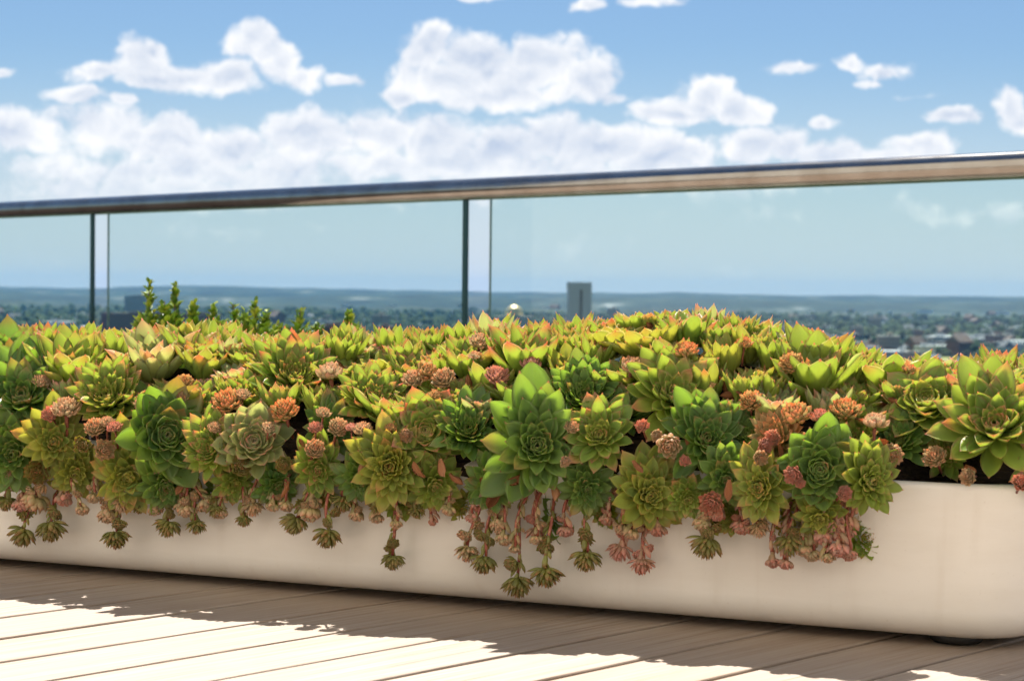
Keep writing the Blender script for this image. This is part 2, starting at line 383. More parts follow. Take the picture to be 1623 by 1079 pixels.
# ------------------------------------------------------------ leaf materials
def leaf_mat(name, deep, mid, tip, trans, tipred=.5, rough=.36, tipstart=.79):
    m, n, out = mat(name)
    uvn = n.new('ShaderNodeAttribute', attribute_name='leaf')     # x along leaf, y distance to rim, z random
    sp = n.new('ShaderNodeSeparateXYZ', {0: uvn.outputs['Vector']})
    oi = n.new('ShaderNodeObjectInfo').outputs['Random']
    al, ed, rd = sp.outputs[0], sp.outputs[1], sp.outputs[2]
    co = n.new('ShaderNodeTexCoord').outputs['Object']
    ns = n.new('ShaderNodeTexNoise', {'Vector': co, 'Scale': 70.0, 'Detail': 4.0, 'Roughness': .6}).outputs[0]
    nf = n.new('ShaderNodeTexNoise', {'Vector': co, 'Scale': 420.0, 'Detail': 2.0}).outputs[0]
    base = n.mix(n.maprange(al, .15, .85), deep, mid)
    base = n.mix(n.m('MULTIPLY', n.maprange(n.m('ADD', ns, n.m('MULTIPLY', n.m('SUBTRACT', rd, .5), .35)), .35, .75), .55), base, tuple(min(1, c*k) for c, k in zip(mid, (1.75, 1.25, 1.1))))
    nb = n.new('ShaderNodeTexNoise', {'Vector': co, 'Scale': 160.0, 'Detail': 5.0, 'Roughness': .7}).outputs[0]
    base = n.mix(n.m('MULTIPLY', n.maprange(nb, .42, .68), n.m('MULTIPLY', n.maprange(al, .3, .9), .34)), base, (.40, .44, .33))
    base = n.mix(n.m('MULTIPLY', n.maprange(nb, .40, .22), .35), base, (.10, .12, .03))
    pk = n.m('ADD', al, n.m('ADD', n.m('MULTIPLY', n.m('SUBTRACT', rd, .5), .26), n.m('MULTIPLY', n.m('SUBTRACT', ns, .5), .22)))
    tf = n.maprange(pk, tipstart, 1.06, 0, 1)
    rim = n.m('MULTIPLY', n.maprange(ed, .80, 1.0), n.maprange(al, .35, .8))
    tf = n.m('MAXIMUM', tf, n.m('MULTIPLY', rim, .75))
    tf = n.m('MULTIPLY', tf, n.m('ADD', tipred, n.m('MULTIPLY', n.m('SUBTRACT', oi, .5), .7)), clamp=True)
    tf = n.m('MAXIMUM', tf, n.m('MULTIPLY', n.maprange(al, .93, .985), .9))
    colr = n.mix(tf, base, tip)
    blush = n.m('MULTIPLY', n.maprange(rd, .93, .99), n.maprange(al, .45, .95))   # a few leaves blushed orange
    colr = n.mix(n.m('MULTIPLY', blush, .5), colr, (.55, .25, .14))
    hs = n.new('ShaderNodeHueSaturation', {'Hue': n.maprange(oi, 0, 1, .478, .520, False), 'Saturation': 1.0, 'Value': n.maprange(rd, 0, 1, .74, 1.22, False), 'Color': colr}).outputs[0]
    b = pbr(n, None, Base_Color=hs, Roughness=n.maprange(nf, .3, .7, rough-.06, rough+.12), Specular_IOR_Level=.5, Normal=bump(n, nf, .18, .0008))
    tcol = n.mix(tf, trans, (min(1, tip[0]*1.5), tip[1]*1.1, tip[2]*.8))
    tcol = n.mix(n.m('MULTIPLY', blush, .5), tcol, (.80, .42, .18))
    tl = n.new('ShaderNodeBsdfTranslucent', {0: tcol})
    mx = n.new('ShaderNodeMixShader', {0: .56, 1: b.outputs[0], 2: tl.outputs[0]})
    n.l.new(mx.outputs[0], out.inputs[0])
    return m
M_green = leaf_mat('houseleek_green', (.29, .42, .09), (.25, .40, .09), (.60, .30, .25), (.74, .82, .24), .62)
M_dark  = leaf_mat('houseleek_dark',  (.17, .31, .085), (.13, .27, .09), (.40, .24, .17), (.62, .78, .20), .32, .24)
M_blue  = leaf_mat('houseleek_glaucous', (.27, .38, .12), (.29, .41, .22), (.64, .36, .36), (.86, .88, .44), .75, .42)
M_olive = leaf_mat('houseleek_olive', (.30, .43, .10), (.27, .40, .10), (.58, .28, .18), (.82, .80, .24), .42)
M_pup_t = leaf_mat('offset_tan', (.36, .40, .14), (.60, .54, .34), (.64, .44, .34), (.80, .70, .50), .75, .5, .62)
M_pup_c = leaf_mat('offset_cream', (.34, .38, .12), (.52, .50, .22), (.66, .36, .22), (.84, .76, .46), .8, .5, .55)
M_pup_p = leaf_mat('offset_pink', (.50, .42, .26), (.62, .46, .36), (.60, .33, .29), (.85, .62, .46), .9, .5, .5)
M_pup_g = leaf_mat('offset_green', (.34, .36, .14), (.34, .36, .15), (.38, .20, .10), (.60, .62, .14), .7, .42, .6)
m_dry, n, out = mat('dried_leaf')
ns = n.new('ShaderNodeTexNoise', {'Scale': 90.0, 'Detail': 5.0, 'Vector': n.new('ShaderNodeTexCoord').outputs['Object']}).outputs[0]
oi = n.new('ShaderNodeObjectInfo').outputs['Random']
cd = n.ramp(n.m('ADD', n.m('MULTIPLY', ns, .7), n.m('MULTIPLY', oi, .35)), [(.25, (.16, .05, .02)), (.5, (.48, .20, .08)), (.7, (.62, .34, .18)), (.9, (.70, .48, .32))])
b = pbr(n, None, Base_Color=cd, Roughness=.7, Normal=bump(n, ns, .6, .003))
tl = n.new('ShaderNodeBsdfTranslucent', {0: n.mix(.5, cd, (.9, .35, .08))})
n.l.new(n.new('ShaderNodeMixShader', {0: .4, 1: b.outputs[0], 2: tl.outputs[0]}).outputs[0], out.inputs[0])
m_stem, n, out = mat('red_runner')
ns = n.new('ShaderNodeTexNoise', {'Scale': 150.0, 'Detail': 3.0, 'Vector': n.new('ShaderNodeTexCoord').outputs['Object']}).outputs[0]
pbr(n, out, Base_Color=n.ramp(ns, [(.3, (.16, .035, .02)), (.55, (.32, .09, .06)), (.75, (.42, .24, .12))]), Roughness=.5, Normal=bump(n, ns, .5, .002))

# ------------------------------------------------------------ leaf and rosette meshes
SS = np.array([0, .15, .32, .48, .62, .74, .84, .91, .955, 1.0])
WW = np.array([.42, .62, .86, .99, 1.0, .88, .65, .36, .13, .02])
TT = np.array([.75, .95, 1.0, .95, .85, .70, .50, .32, .18, .05])
RING = [(-1, 0), (-.62, 1), (0, 1), (.62, 1), (1, 0), (.62, -1), (0, -1), (-.62, -1)]
RX = np.array([r[0] for r in RING], float); RS = np.array([r[1] for r in RING], float)
def leaf(L, Wd, T, th, ph, curl, cup, base, rnd, rng, twist=0.0, wshape=None, tipc=0.0):
    """one thick pointed leaf leaving the axis (+Z) at angle th, turned ph round it"""
    ww = WW if wshape is None else wshape
    ang = th - curl*(SS**1.3) - tipc*np.maximum(0, SS-.7)
    ds = np.diff(SS, prepend=0)*L
    r = base[0] + np.cumsum(np.sin(ang)*ds); z = base[1] + np.cumsum(np.cos(ang)*ds)
    nr, nz = -np.cos(ang)[:, None], np.sin(ang)[:, None]
    hw = (.5*Wd*ww)[:, None]; tv = (T*TT)[:, None]; x = RX[None, :]; pr = 1-x*x
    off = cup*hw*(x*x - .35) + np.where(RS > 0, .30*tv*pr, np.where(RS < 0, -.85*tv*pr, 0))
    X = x*hw; tw = (twist*SS)[:, None]
    xx = X*np.cos(tw) - off*np.sin(tw); oo = X*np.sin(tw) + off*np.cos(tw)
    px_ = r[:, None] + nr*oo; pz_ = z[:, None] + nz*oo
    c, s_ = math.cos(ph), math.sin(ph)
    q = np.stack([(px_*c - xx*s_).ravel(), (px_*s_ + xx*c).ravel(), pz_.ravel()], 1)
    at = np.stack([np.repeat(SS, len(RING)), np.tile(np.abs(RX), len(SS)), np.full(q.shape[0], rnd)], 1)
    return q, at
NR = len(RING); NS = len(SS)
LF = [(j*NR+i, j*NR+(i+1) % NR, (j+1)*NR+(i+1) % NR, (j+1)*NR+i) for j in range(NS-1) for i in range(NR)]
LF.append(tuple(range((NS-1)*NR, NS*NR)))
LF = [tuple(reversed(x)) for x in LF]
def leaves_mesh(name, leaves, m):
    V = []; A = []; F = []; b = 0
    for q, a in leaves:
        V.append(q); A.append(a); F += [tuple(i+b for i in f) for f in LF]; b += len(q)
    me = bpy.data.meshes.new(name); me.from_pydata(np.concatenate(V).tolist(), [], F); me.materials.append(m)
    me.polygons.foreach_set('use_smooth', [True]*len(me.polygons))
    at = me.attributes.new('leaf', 'FLOAT_VECTOR', 'POINT'); at.data.foreach_set('vector', np.concatenate(A).astype(np.float32).ravel())
    me.update(); return me
GA = math.pi*(3-math.sqrt(5))
KIND = {  # leaves, inner/outer angle, power, inner length, length power, width ratio in/out, thickness, curl in/out, cupping, stem radius, heart share, closing
 'rose':   dict(n=68, a0=4, a1=86, ap=.85, l0=.18, lp=1.1, w0=.85, w1=.52, T=.060, c0=.55, c1=.30, cup=.60, core=.085, split=.52, close=0),
 'star':   dict(n=76, a0=5, a1=90, ap=.95, l0=.20, lp=1.15, w0=.55, w1=.40, T=.055, c0=.35, c1=.26, cup=.65, core=.10, split=.50, close=0),
 'spiky':  dict(n=110,a0=4, a1=78, ap=.95, l0=.30, lp=1.0, w0=.30, w1=.34, T=.045, c0=.22, c1=.25, cup=.50, core=.15, split=.58, close=0),
 'broad':  dict(n=46, a0=3, a1=54, ap=.92, l0=.32, lp=.85, w0=.34, w1=.38, T=.036, c0=.16, c1=.24, cup=.55, core=.10, split=.40, close=0),
 'upright':dict(n=54, a0=2, a1=38, ap=.92, l0=.46, lp=.7, w0=.21, w1=.26, T=.036, c0=.08, c1=.16, cup=.50, core=.15, split=.45, close=0),
 'pup':    dict(n=84, a0=1, a1=112, ap=.72, l0=.80, lp=1, w0=.26, w1=.36, T=.09, c0=.1, c1=.1, cup=.55, core=.16, split=None, close=.72),
 'bud':    dict(n=46, a0=2, a1=112, ap=.78, l0=.72, lp=1, w0=.40, w1=.50, T=.13, c0=.1, c1=.1, cup=.60, core=.14, split=None, close=.85),
 'tassel': dict(n=54, a0=2, a1=98, ap=.85, l0=.95, lp=1, w0=.20, w1=.30, T=.07, c0=.0, c1=.0, cup=.50, core=.16, split=None, close=.50),
}
def make_leaves(kind, rng, up=None, bend=.55):
    """up: the world's up seen in the rosette's own frame; outer leaves grow towards it"""
    K = KIND[kind]; n_ = K['n']; out = []
    lean = rng.uniform(0, 6.28); leanamt = rng.uniform(0, .12)
    for i in range(n_):
        t_ = i/(n_-1)
        th = R(K['a0'] + (K['a1']-K['a0'])*t_**K['ap']) + rng.gauss(0, .05+.08*t_)
        L = K['l0'] + (1-K['l0'])*t_**K['lp']
        L *= rng.uniform(.86, 1.12) if t_ > .35 else rng.uniform(.96, 1.04)
        if t_ > .9: L *= rng.uniform(.70, 1.05)
        wr = K['w0'] + (K['w1']-K['w0'])*min(1, t_*1.4)
        rb = K['core']*(.15 + .85*t_); zb = .22*(1-t_)*.5 - .10*t_
        if kind in ('rose', 'star'): zb = .10 - .16*t_
        if K['close']: zb = .05 - .10*t_
        curl = K['c0'] + (K['c1']-K['c0'])*t_ + rng.gauss(0, .06) + K['close']*th
        ph = i*GA + rng.gauss(0, .07)
        if up is not None:
            d0 = np.array([math.sin(th)*math.cos(ph), math.sin(th)*math.sin(ph), math.cos(th)]); du = float(d0 @ up)
            if t_ > .3: L *= 1 + ((.10 if kind == 'rose' else .26)*du if du > 0 else .10*du)*(t_-.3)/.7
        q, a = leaf(L - rb*.6, L*wr*rng.uniform(.90, 1.10), K['T']*(.7+.3*L), th + curl*.35*(0 if K['close'] else 1), ph, curl, K['cup']*rng.uniform(.75, 1.25),
                 (rb, zb), rng.random(), rng, rng.gauss(0, .16)*t_, tipc=rng.gauss(-.3, .6)*t_)
        if up is not None and t_ > .2:
            k = bend*(.5 if kind == 'rose' else 1)*(t_-.2)/.8*max(0, 1 + min(0, du)*1.1)*rng.uniform(.6, 1.3)
            d1 = d0 + up*k; d1 /= np.linalg.norm(d1)
            ax_ = np.cross(d0, d1); sn = np.linalg.norm(ax_)
            if sn > 1e-4:
                Rm = np.array(Matrix.Rotation(math.atan2(sn, float(d0 @ d1)), 3, Vector(ax_/sn))); q = (Rm @ q.T).T
        out.append((t_, (q, a)))
    return out
PROTO = {}
def proto(kind, m, var, el=None):
    """shared meshes of one kind, material and variant; el = how high the axis points, in steps"""
    key = (kind, m.name, var, el)
    if key not in PROTO:
        rng = random.Random(sum(map(ord, kind))*31 + int(var)*7)
        up = None if el is None else np.array([0, math.cos(R(el)), math.sin(R(el))])
        lv = make_leaves(kind, rng, up); sp = KIND[kind]['split']
        if sp is None: PROTO[key] = [('leaves', leaves_mesh(kind+'_leaves', [o for _, o in lv], m))]
        else:
            PROTO[key] = [('heart', leaves_mesh(kind+'_heart', [o for t_, o in lv if t_ < sp], m)),
                          ('outer_leaves', leaves_mesh(kind+'_outer', [o for t_, o in lv if t_ >= sp], m))]
    return PROTO[key]
def axis_rot(ax, spin):
    return (Vector(ax).to_track_quat('Z', 'Y').to_matrix() @ Matrix.Rotation(spin, 3, 'Z')).to_euler()
ALL = []
def rosette(name, kind, m, pos, axis, rad, label=None, cat='plant', group=None, var=None, spin=None):
    var = random.randrange(3) if var is None else var
    pup = KIND[kind]['split'] is None
    o = empty(name, pos, axis_rot(axis, random.uniform(0, 6.28) if pup else 0.0)); o.scale = (rad,)*3
    if pup: el = None
    else:
        el = math.degrees(math.asin(max(-1, min(1, axis[2])))); el = round(el/20)*20
    for pn, me in proto(kind, m, var, el):
        c = bpy.data.objects.new(pn, me); COL.objects.link(c); c.parent = o
    tag(o, label, cat, group)
    return o

# ------------------------------------------------------------ the mound: where things grow
Y0, Z0, AF, AB, BLOW = .155, HP-.005, .220, .30, .115
SIL = [(-150,520),(0,516),(100,518),(200,522),(300,518),(400,532),(500,527),(600,530),(700,522),(800,518),(870,516),(930,510),(1000,492),(1050,484),(1110,490),
       (1160,505),(1230,520),(1290,530),(1350,555),(1400,578),(1470,565),(1550,566),(1623,572),(1800,575)]
def hit_plane_y(px, py, yl):
    d = PM.T @ ray(px, py); c = Lc(CO); k = (yl - c[1])/d[1]; return c + d*k
ZT = sorted([(hit_plane_y(x, y+62, Y0+.03)[0], hit_plane_y(x, y+30, Y0+.03)[2]) for x, y in SIL])
ztx = np.array([a for a, _ in ZT]); ztz = np.array([b for _, b in ZT])
def zt(x): return float(np.interp(x, ztx, ztz)) +   .009*mnoise.noise(Vector((x*9.0, 3.7, 0)))
_XC = [Lc(onz(q, 755, .235))[0] for q in (1400, 1450, 1520, 1560, 1620)]
def af(x): return float(np.interp(x, _XC, [AF, .128, .120, .150, .160]))
def F(p, shrink=0.0):
    x, y, z = p; a = (af(x) if y < Y0 else AB) - shrink; b = (max(.06, zt(x)-Z0) if z > Z0 else BLOW) - shrink
    if z < Z0 and y > .0: return 1.0 if False else ((y-Y0)/a)**2 + ((z-Z0)/b)**2 - 1
    e = PE if (z > Z0 and y < Y0) else 1.9
    return abs((y-Y0)/a)**e + abs((z-Z0)/b)**e - 1
PE = 1.22
def grad(p):
    e = 1e-3; f0 = F(p); g_ = np.array([F(p+np.array(d)*e) - f0 for d in ((1,0,0),(0,1,0),(0,0,1))]); return g_/np.linalg.norm(g_)
def hit(px, py, lift=0.0):
    """local position on the mound seen at this place of the picture, and distance"""
    d = PM.T @ ray(px, py); c = Lc(CO); best = (9, None)
    k = (-.30 - c[1])/d[1]
    while True:
        p = c + d*k
        if p[1] > .34: break
        fv = F(p)
        if fv <= 0: return p, k
        if fv < best[0]: best = (fv, p.copy(), k)
        k += .004
    p, k = best[1], best[2]
    if p[2] < Z0 - .02:                       # below the mound: in front of the trough wall
        k = (-.022 - c[1])/d[1]; p = c + d*k
    return p, k
def cam_axis(p, az, el):
    """unit vector from p towards the viewer, then turned az (right +) and lifted el"""
    v = Lc(CO) - p; v[2] = 0; v /= np.linalg.norm(v)
    a = R(az); v = np.array([v[0]*math.cos(a) - v[1]*math.sin(a), v[0]*math.sin(a) + v[1]*math.cos(a), 0])
    e = R(el); return v*math.cos(e) + np.array([0, 0, 1])*math.sin(e)

PLACED = []   # (local pos, radius, px, py)
LAND = []     # (px, py, phrase)
def put(px, py, rpx, kind, m, az, el, label=None, land=None, name='houseleek_rosette', sink=.25, group=None, var=None, cat='succulent'):
    p, k = hit(px, py); rad = rpx/FPX*k
    ax = cam_axis(p, az, el)
    pos = p - ax*rad*sink
    o = rosette(name, kind, m, W(pos), PM @ ax, rad, label, cat, group, var)
    PLACED.append((p, rad, px, py)); o['_px'] = (px, py)
    if land: LAND.append((px, py, land))
    return o

H = [  # px, py, r, kind, material, az, el, label, landmark phrase
 (852,712,112,'star',M_dark,0,12,'largest rosette of all, dark green with long leaves drooping down the trough at mid-planter','the largest dark rosette'),
 (260,694,90,'rose',M_dark,8,12,'round dark rosette with a tight rose-like heart and yellow upper leaves at left','the rose-like dark rosette'),
 (1300,745,86,'rose',M_dark,0,6,'round rosette with blackish green cup-shaped heart ringed by pink and tan offsets','the blackish-hearted rosette'),
 (1580,695,108,'star',M_green,-5,34,'big bright green rosette with pointed heart hanging over the trough rim at the right end','the big right-end rosette'),
 (1066,640,96,'star',M_green,8,36,'pale green open rosette with pointed heart under the tallest ridge leaves','the open pale-green rosette'),
 (1030,785,80,'star',M_olive,12,6,'olive rosette facing outward below the open rosette, low over the trough wall','the low olive rosette'),
 (952,697,74,'star',M_green,-5,22,'small-leaved green rosette just right of the largest dark rosette','the small-leaved green rosette'),
 (677,690,76,'rose',M_green,-5,22,'rosette with small dark heart and orange-tipped leaves on its left side','the orange-tipped rosette'),
 (402,708,74,'rose',M_blue,0,24,'grey-green rosette with pale-edged leaves right of the rose-like rosette','the pale-edged grey-green rosette'),
 (1213,772,72,'star',M_olive,-22,2,'olive rosette facing left beneath the pink offsets, left of the blackish heart','the left-facing olive rosette'),
 (1372,762,68,'star',M_green,28,4,'yellow-green rosette facing right at the end of the leafy curtain, above bare trough wall','the right-facing yellow-green rosette'),
 (622,738,78,'spiky',M_olive,-8,4,'many-leaved olive rosette under the orange-tipped one','the many-leaved olive rosette'),
 (742,690,66,'spiky',M_dark,0,30,'deep green many-leaved rosette in the shadow left of the largest one','the shadowed many-leaved rosette'),
 (40,640,92,'star',M_dark,-10,30,'broad dark green rosette at the far left edge','the broad left-edge rosette'),
 (465,612,82,'spiky',M_green,5,40,'bright many-leaved rosette above the pale-edged grey-green one','the bright many-leaved rosette'),
 (178,640,72,'spiky',M_green,-20,32,'narrow-leaved rosette up and left of the rose-like one','the narrow-leaved rosette'),
 (588,645,66,'spiky',M_green,5,36,'yellow-green many-leaved rosette behind the orange-tipped one','the yellow-green many-leaved rosette'),
 (925,640,74,'spiky',M_dark,0,32,'dark narrow-leaved rosette tucked between the open and the largest rosettes','the tucked-in dark rosette'),
 (1116,700,80,'star',M_dark,10,18,'shadowed dark green rosette right of the open rosette','the shadowed dark rosette'),
 (992,655,46,'spiky',M_dark,0,30,None,None),
 (342,716,62,'spiky',M_green,-25,16,'small spiky rosette wedged between the rose-like and the grey-green ones','the wedged spiky rosette'),
 (205,752,72,'star',M_olive,-8,-12,'drooping olive rosette under the narrow-leaved one','the drooping olive rosette'),
 (262,762,66,'star',M_dark,4,-22,'rosette hanging upside down beneath the rose-like one','the upside-down rosette'),
 (18,590,86,'broad',M_dark,-10,58,None,None),
 (112,600,96,'broad',M_green,0,62,'upright fan of long green leaves left of the narrow-leaved rosette','the upright fan at left'),
 (245,590,92,'broad',M_blue,0,68,'fan of pale grey-green leaves with pinkish points behind the rose-like rosette','the pale grey-green fan'),
 (322,590,72,'broad',M_olive,5,66,None,None),
 (1290,618,110,'broad',M_green,4,66,'largest upright fan of broad yellow-green leaves, one big orange-topped','the largest upright fan'),
 (1058,585,72,'broad',M_green,0,72,None,None),
 (1088,545,70,'broad',M_green,0,84,'tall fan of broad leaves on the highest point of the ridge','the highest ridge fan'),
 (836,590,92,'broad',M_green,0,72,'upright fan of big smooth leaves behind the largest dark rosette','the big smooth-leaved fan'),
 (742,590,78,'broad',M_green,0,70,'upright broad-leaved rosette standing before the right glass joint','the glass-joint fan'),
 (1470,655,84,'rose',M_green,-5,42,'rosette of neat stacked leaves left of the big right-end rosette','the stacked-leaf rosette'),
 (1425,700,54,'spiky',M_dark,-10,28,None,None),
 (905,610,70,'broad',M_olive,10,60,None,None),
 (640,790,56,'star',M_green,0,-22,None,None),
 (570,760,50,'star',M_dark,-10,-16,None,None),
 (690,770,62,'star',M_green,10,-16,None,None),
 (85,700,64,'star',M_olive,0,6,None,None),
 (20,720,74,'star',M_dark,-10,0,None,None),
 (120,750,54,'star',M_olive,-6,-16,None,None),
 (780,770,60,'star',M_dark,-12,-14,None,None),
 (930,775,58,'star',M_dark,10,-14,None,None),
 (1150,760,56,'star',M_dark,6,-8,None,None),
 (1090,790,44,'star',M_green,10,-14,None,None),
 (1300,810,54,'star',M_olive,0,-26,None,None),
 (1185,690,60,'star',M_dark,-10,20,None,None),
 (1235,700,56,'spiky',M_pup_c,-16,24,'spiky cream rosette massed left above the blackish-hearted one','the spiky cream rosette'),
 (1350,700,62,'broad',M_green,10,36,None,None),
 (505,745,56,'star',M_green,-6,-6,None,None),
 (440,770,50,'star',M_dark,4,-14,None,None),
 (372,765,48,'star',M_green,-4,-18,None,None),
 (525,680,54,'star',M_dark,0,20,None,None),
 (1545,665,64,'star',M_dark,0,30,None,None),
 (1665,730,70,'star',M_green,10,16,None,None),
 (1500,720,52,'star',M_green,-8,16,None,None),
 (1010,850,10,'star',M_green,0,0,None,None),
 (310,660,60,'spiky',M_green,0,40,None,None),
 (400,640,62,'broad',M_green,0,50,None,None),
 (545,570,66,'upright',M_green,0,70,None,None),
 (650,600,62,'broad',M_green,0,62,None,None),
]
ROS = []
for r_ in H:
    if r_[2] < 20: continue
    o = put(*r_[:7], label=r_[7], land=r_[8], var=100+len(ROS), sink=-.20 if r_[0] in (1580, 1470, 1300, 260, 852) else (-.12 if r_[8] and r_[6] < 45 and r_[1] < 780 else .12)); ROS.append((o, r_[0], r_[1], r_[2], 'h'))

# fill the rest of the mound
rng = random.Random(5); NH = len(PLACED)
xl0 = Lc(onz(-90, 800, .1))[0]; xl1 = XE - .02
cnt = 0
for it in range(9000):
    x = rng.uniform(xl0, xl1); phi = rng.uniform(-62, 128)
    a = R(phi)                              # 0 = straight out of the front, 90 = up
    cx_, sz_ = math.cos(a), math.sin(a)
    ay = af(x) if cx_ > 0 else AB; bz = max(.06, zt(x)-Z0) if sz_ > 0 else BLOW
    p = np.array([x, Y0 - ay*cx_, Z0 + bz*sz_])
    if True:
        e_ = PE if (sz_ > 0 and cx_ > 0) else 1.9; s_ = 1/((abs(cx_)**e_ + abs(sz_)**e_)**(1/e_)); p = np.array([x, Y0 - ay*cx_*s_, Z0 + bz*sz_*s_])
    if phi < 0 and x > Lc(onz(1430, 760, .23))[0] - .02: continue
    if phi < -8 and rng.random() < .3: continue
    top = phi > 30
    rad = rng.uniform(.042, .062) if top else rng.uniform(.03, .046)
    if rng.random() < .20: rad *= 1.3
    ok = True
    for qi, (q, rq, *_) in enumerate(PLACED):
        dd = np.linalg.norm(q - p)
        if dd < (.33 if top else (.66 if qi < NH else .48))*(rad + rq) + (.004 if top else .008): ok = False; break
    if not ok: continue
    g_ = grad(p); ax = g_*(.5 if top else .7) + np.array([0, 0, 1.0 if top else .32]) + (cam_axis(p, 0, 0)*.25 if not top else 0)
    ax = ax + np.array([rng.gauss(0, .16), rng.gauss(0, .12), rng.gauss(0, .08)]); ax /= np.linalg.norm(ax)
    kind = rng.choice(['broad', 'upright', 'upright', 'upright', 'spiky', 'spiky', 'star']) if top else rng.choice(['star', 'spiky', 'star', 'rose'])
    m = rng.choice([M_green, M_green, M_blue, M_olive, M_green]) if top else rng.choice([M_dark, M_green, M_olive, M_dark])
    rad *= 1.12 if top else 1.0
    q = W(p - ax*rad*(.20 if top else .3))
    o = rosette('houseleek_rosette', kind, m, q, PM @ ax, rad, None, 'succulent')
    px, py = proj(q); PLACED.append((p, rad, px, py)); ROS.append((o, px, py, rad*FPX/3, 'top' if top else 'front')); cnt += 1
print('fill rosettes', cnt, 'all', len(ROS))

# the root mass the rosettes sit on
nx, na = 120, 22; v = []
for i in range(nx):
    x = XS + .05 + (XE - XS - .10)*i/(nx-1); e = min(1, (XE-x)/.12)**.5; frontcut = 1.0 if x < Lc(onz(1430, 760, .23))[0] else .35
    for j in range(na):
        a = R(-50 + 230*j/(na-1)); c_, s_ = math.cos(a), math.sin(a); sh = .052
        ay = (af(x)-sh if c_ > 0 else AB-.03)
        bz = (max(.05, zt(x)-Z0-.022)*e if s_ > 0 else (BLOW-.05)*frontcut)
        e_ = PE if (s_ > 0 and c_ > 0) else 1.9; q = (.95 + .08*mnoise.noise(Vector((x*14, a*2.2, 1)))) / ((abs(c_)**e_ + abs(s_)**e_)**(1/e_))
        v.append((x, Y0 - ay*c_*q, Z0 - .012 + bz*s_*q))
f = [(i*na+j, i*na+j+1, (i+1)*na+j+1, (i+1)*na+j) for i in range(nx-1) for j in range(na-1)]
mk('root_mass', v, f, m_soil, trough)
# ------------------------------------------------------------ small offsets (tight young rosettes)
T_, C_, P_, G_ = (M_pup_t, 'tan'), (M_pup_c, 'cream'), (M_pup_p, 'pink'), (M_pup_g, 'green')
PUPS = [(105,662,27,T_),(80,668,16,P_),(182,690,15,P_),(170,682,15,T_),(150,690,20,T_),(65,618,17,T_),(292,618,17,C_),(288,642,18,T_),(362,652,30,C_),
 (384,640,16,T_),(452,664,26,C_),(524,606,27,T_),(498,722,20,T_),(512,668,15,T_),(535,690,20,T_),(557,690,13,P_),(575,694,19,T_),(655,616,22,T_),(676,604,24,C_),
 (704,614,23,T_),(760,558,22,T_),(752,580,15,T_),(787,612,24,P_),(842,594,23,P_),(1000,596,24,T_),(1088,572,22,C_),(1255,592,24,C_),
 (1190,650,22,C_),(1060,715,26,T_),(1040,700,12,T_),(1018,688,14,P_),(1225,705,16,P_),(1212,716,15,P_),(1258,762,18,P_),(1268,775,10,P_),(1340,666,28,C_),(1262,672,30,C_),(1300,676,20,P_),(1386,684,24,T_),
 (1412,731,22,T_),(1412,762,9,P_),(1337,792,15,P_),(1482,736,22,T_),(1535,766,16,T_),(1618,775,18,P_),(905,690,15,T_),(895,740,12,T_),(1128,806,24,P_),(60,755,24,G_),(165,722,20,T_),
 (380,748,20,G_),(425,690,14,T_),(690,640,14,C_),(450,745,18,G_),(228,655,18,T_),(1205,735,15,T_),(1085,740,12,P_),(645,700,14,T_),(620,690,12,C_),(500,690,14,P_),(15,760,20,T_),(130,715,18,G_),
 (340,690,14,T_),(1180,560,16,C_),(1440,600,14,C_),(1545,600,14,T_)]
OFFS = []
for (px, py, rp, (m, cn)) in PUPS:
    p, k = hit(px, py); rad = rp*1.0/FPX*k
    ax = cam_axis(p, random.uniform(-25, 25), random.uniform(38, 75) if py < 700 else random.uniform(-10, 35))
    pos = p + cam_axis(p, 0, 10)*(.050 if py < 700 else .042) + np.array([0, 0, .006])
    o = rosette('offset_rosette', 'pup' if random.random() < .72 else 'bud', m, W(pos), PM @ ax, rad, None, 'succulent')
    mb = MB(); mb.tube([(0, 0, -.25), (.05, .03, -1.1), (0, .1, -2.2)], [.13, .10, .12], 6); st = mb.build('runner', m_stem, o)
    OFFS.append([o, px, py, rp, cn])

# ------------------------------------------------------------ runners hanging down the trough wall
HANG = [  # start, end, head r, colour
 (95,735,130,805,13,T_),(90,770,80,830,26,G_),(60,750,38,840,24,G_),(70,745,55,790,24,T_),(30,745,10,790,18,G_),(195,760,184,845,23,G_),(190,765,172,812,20,T_),(225,770,220,800,13,G_),(268,765,268,828,22,G_),(300,765,312,828,17,G_),
 (290,760,327,796,18,T_),(280,760,290,800,15,T_),(357,760,350,810,14,T_),(380,760,387,820,14,G_),(505,750,470,822,24,G_),(515,750,520,842,25,G_),(500,745,492,808,22,T_),(545,740,545,790,20,G_),(625,770,623,882,20,G_),(630,770,628,828,12,T_),(600,775,598,802,13,G_),
 (685,790,685,826,8,P_),(765,780,742,868,21,T_),(780,790,768,884,24,G_),(795,780,800,850,17,T_),(820,790,822,918,27,G_),(830,780,815,868,10,T_),(872,790,866,903,26,G_),(850,780,850,852,13,T_),(925,790,930,878,26,G_),(1000,815,984,866,22,P_),
 (1025,815,1018,888,21,P_),(1010,815,1002,842,15,T_),(1120,790,1122,856,28,G_),(1225,800,1225,888,14,P_),(1248,810,1245,890,14,P_),(1262,800,1252,855,25,G_),(1290,800,1288,876,16,T_),(1300,790,1306,846,20,P_),
 (1325,800,1330,866,20,P_),(1340,800,1346,876,15,P_),(1312,800,1312,880,14,T_),(1275,800,1275,868,16,T_),(1330,790,1322,826,18,P_),(1370,770,1345,842,12,P_),(1120,780,1136,812,16,P_),(430,770,432,800,12,T_)]
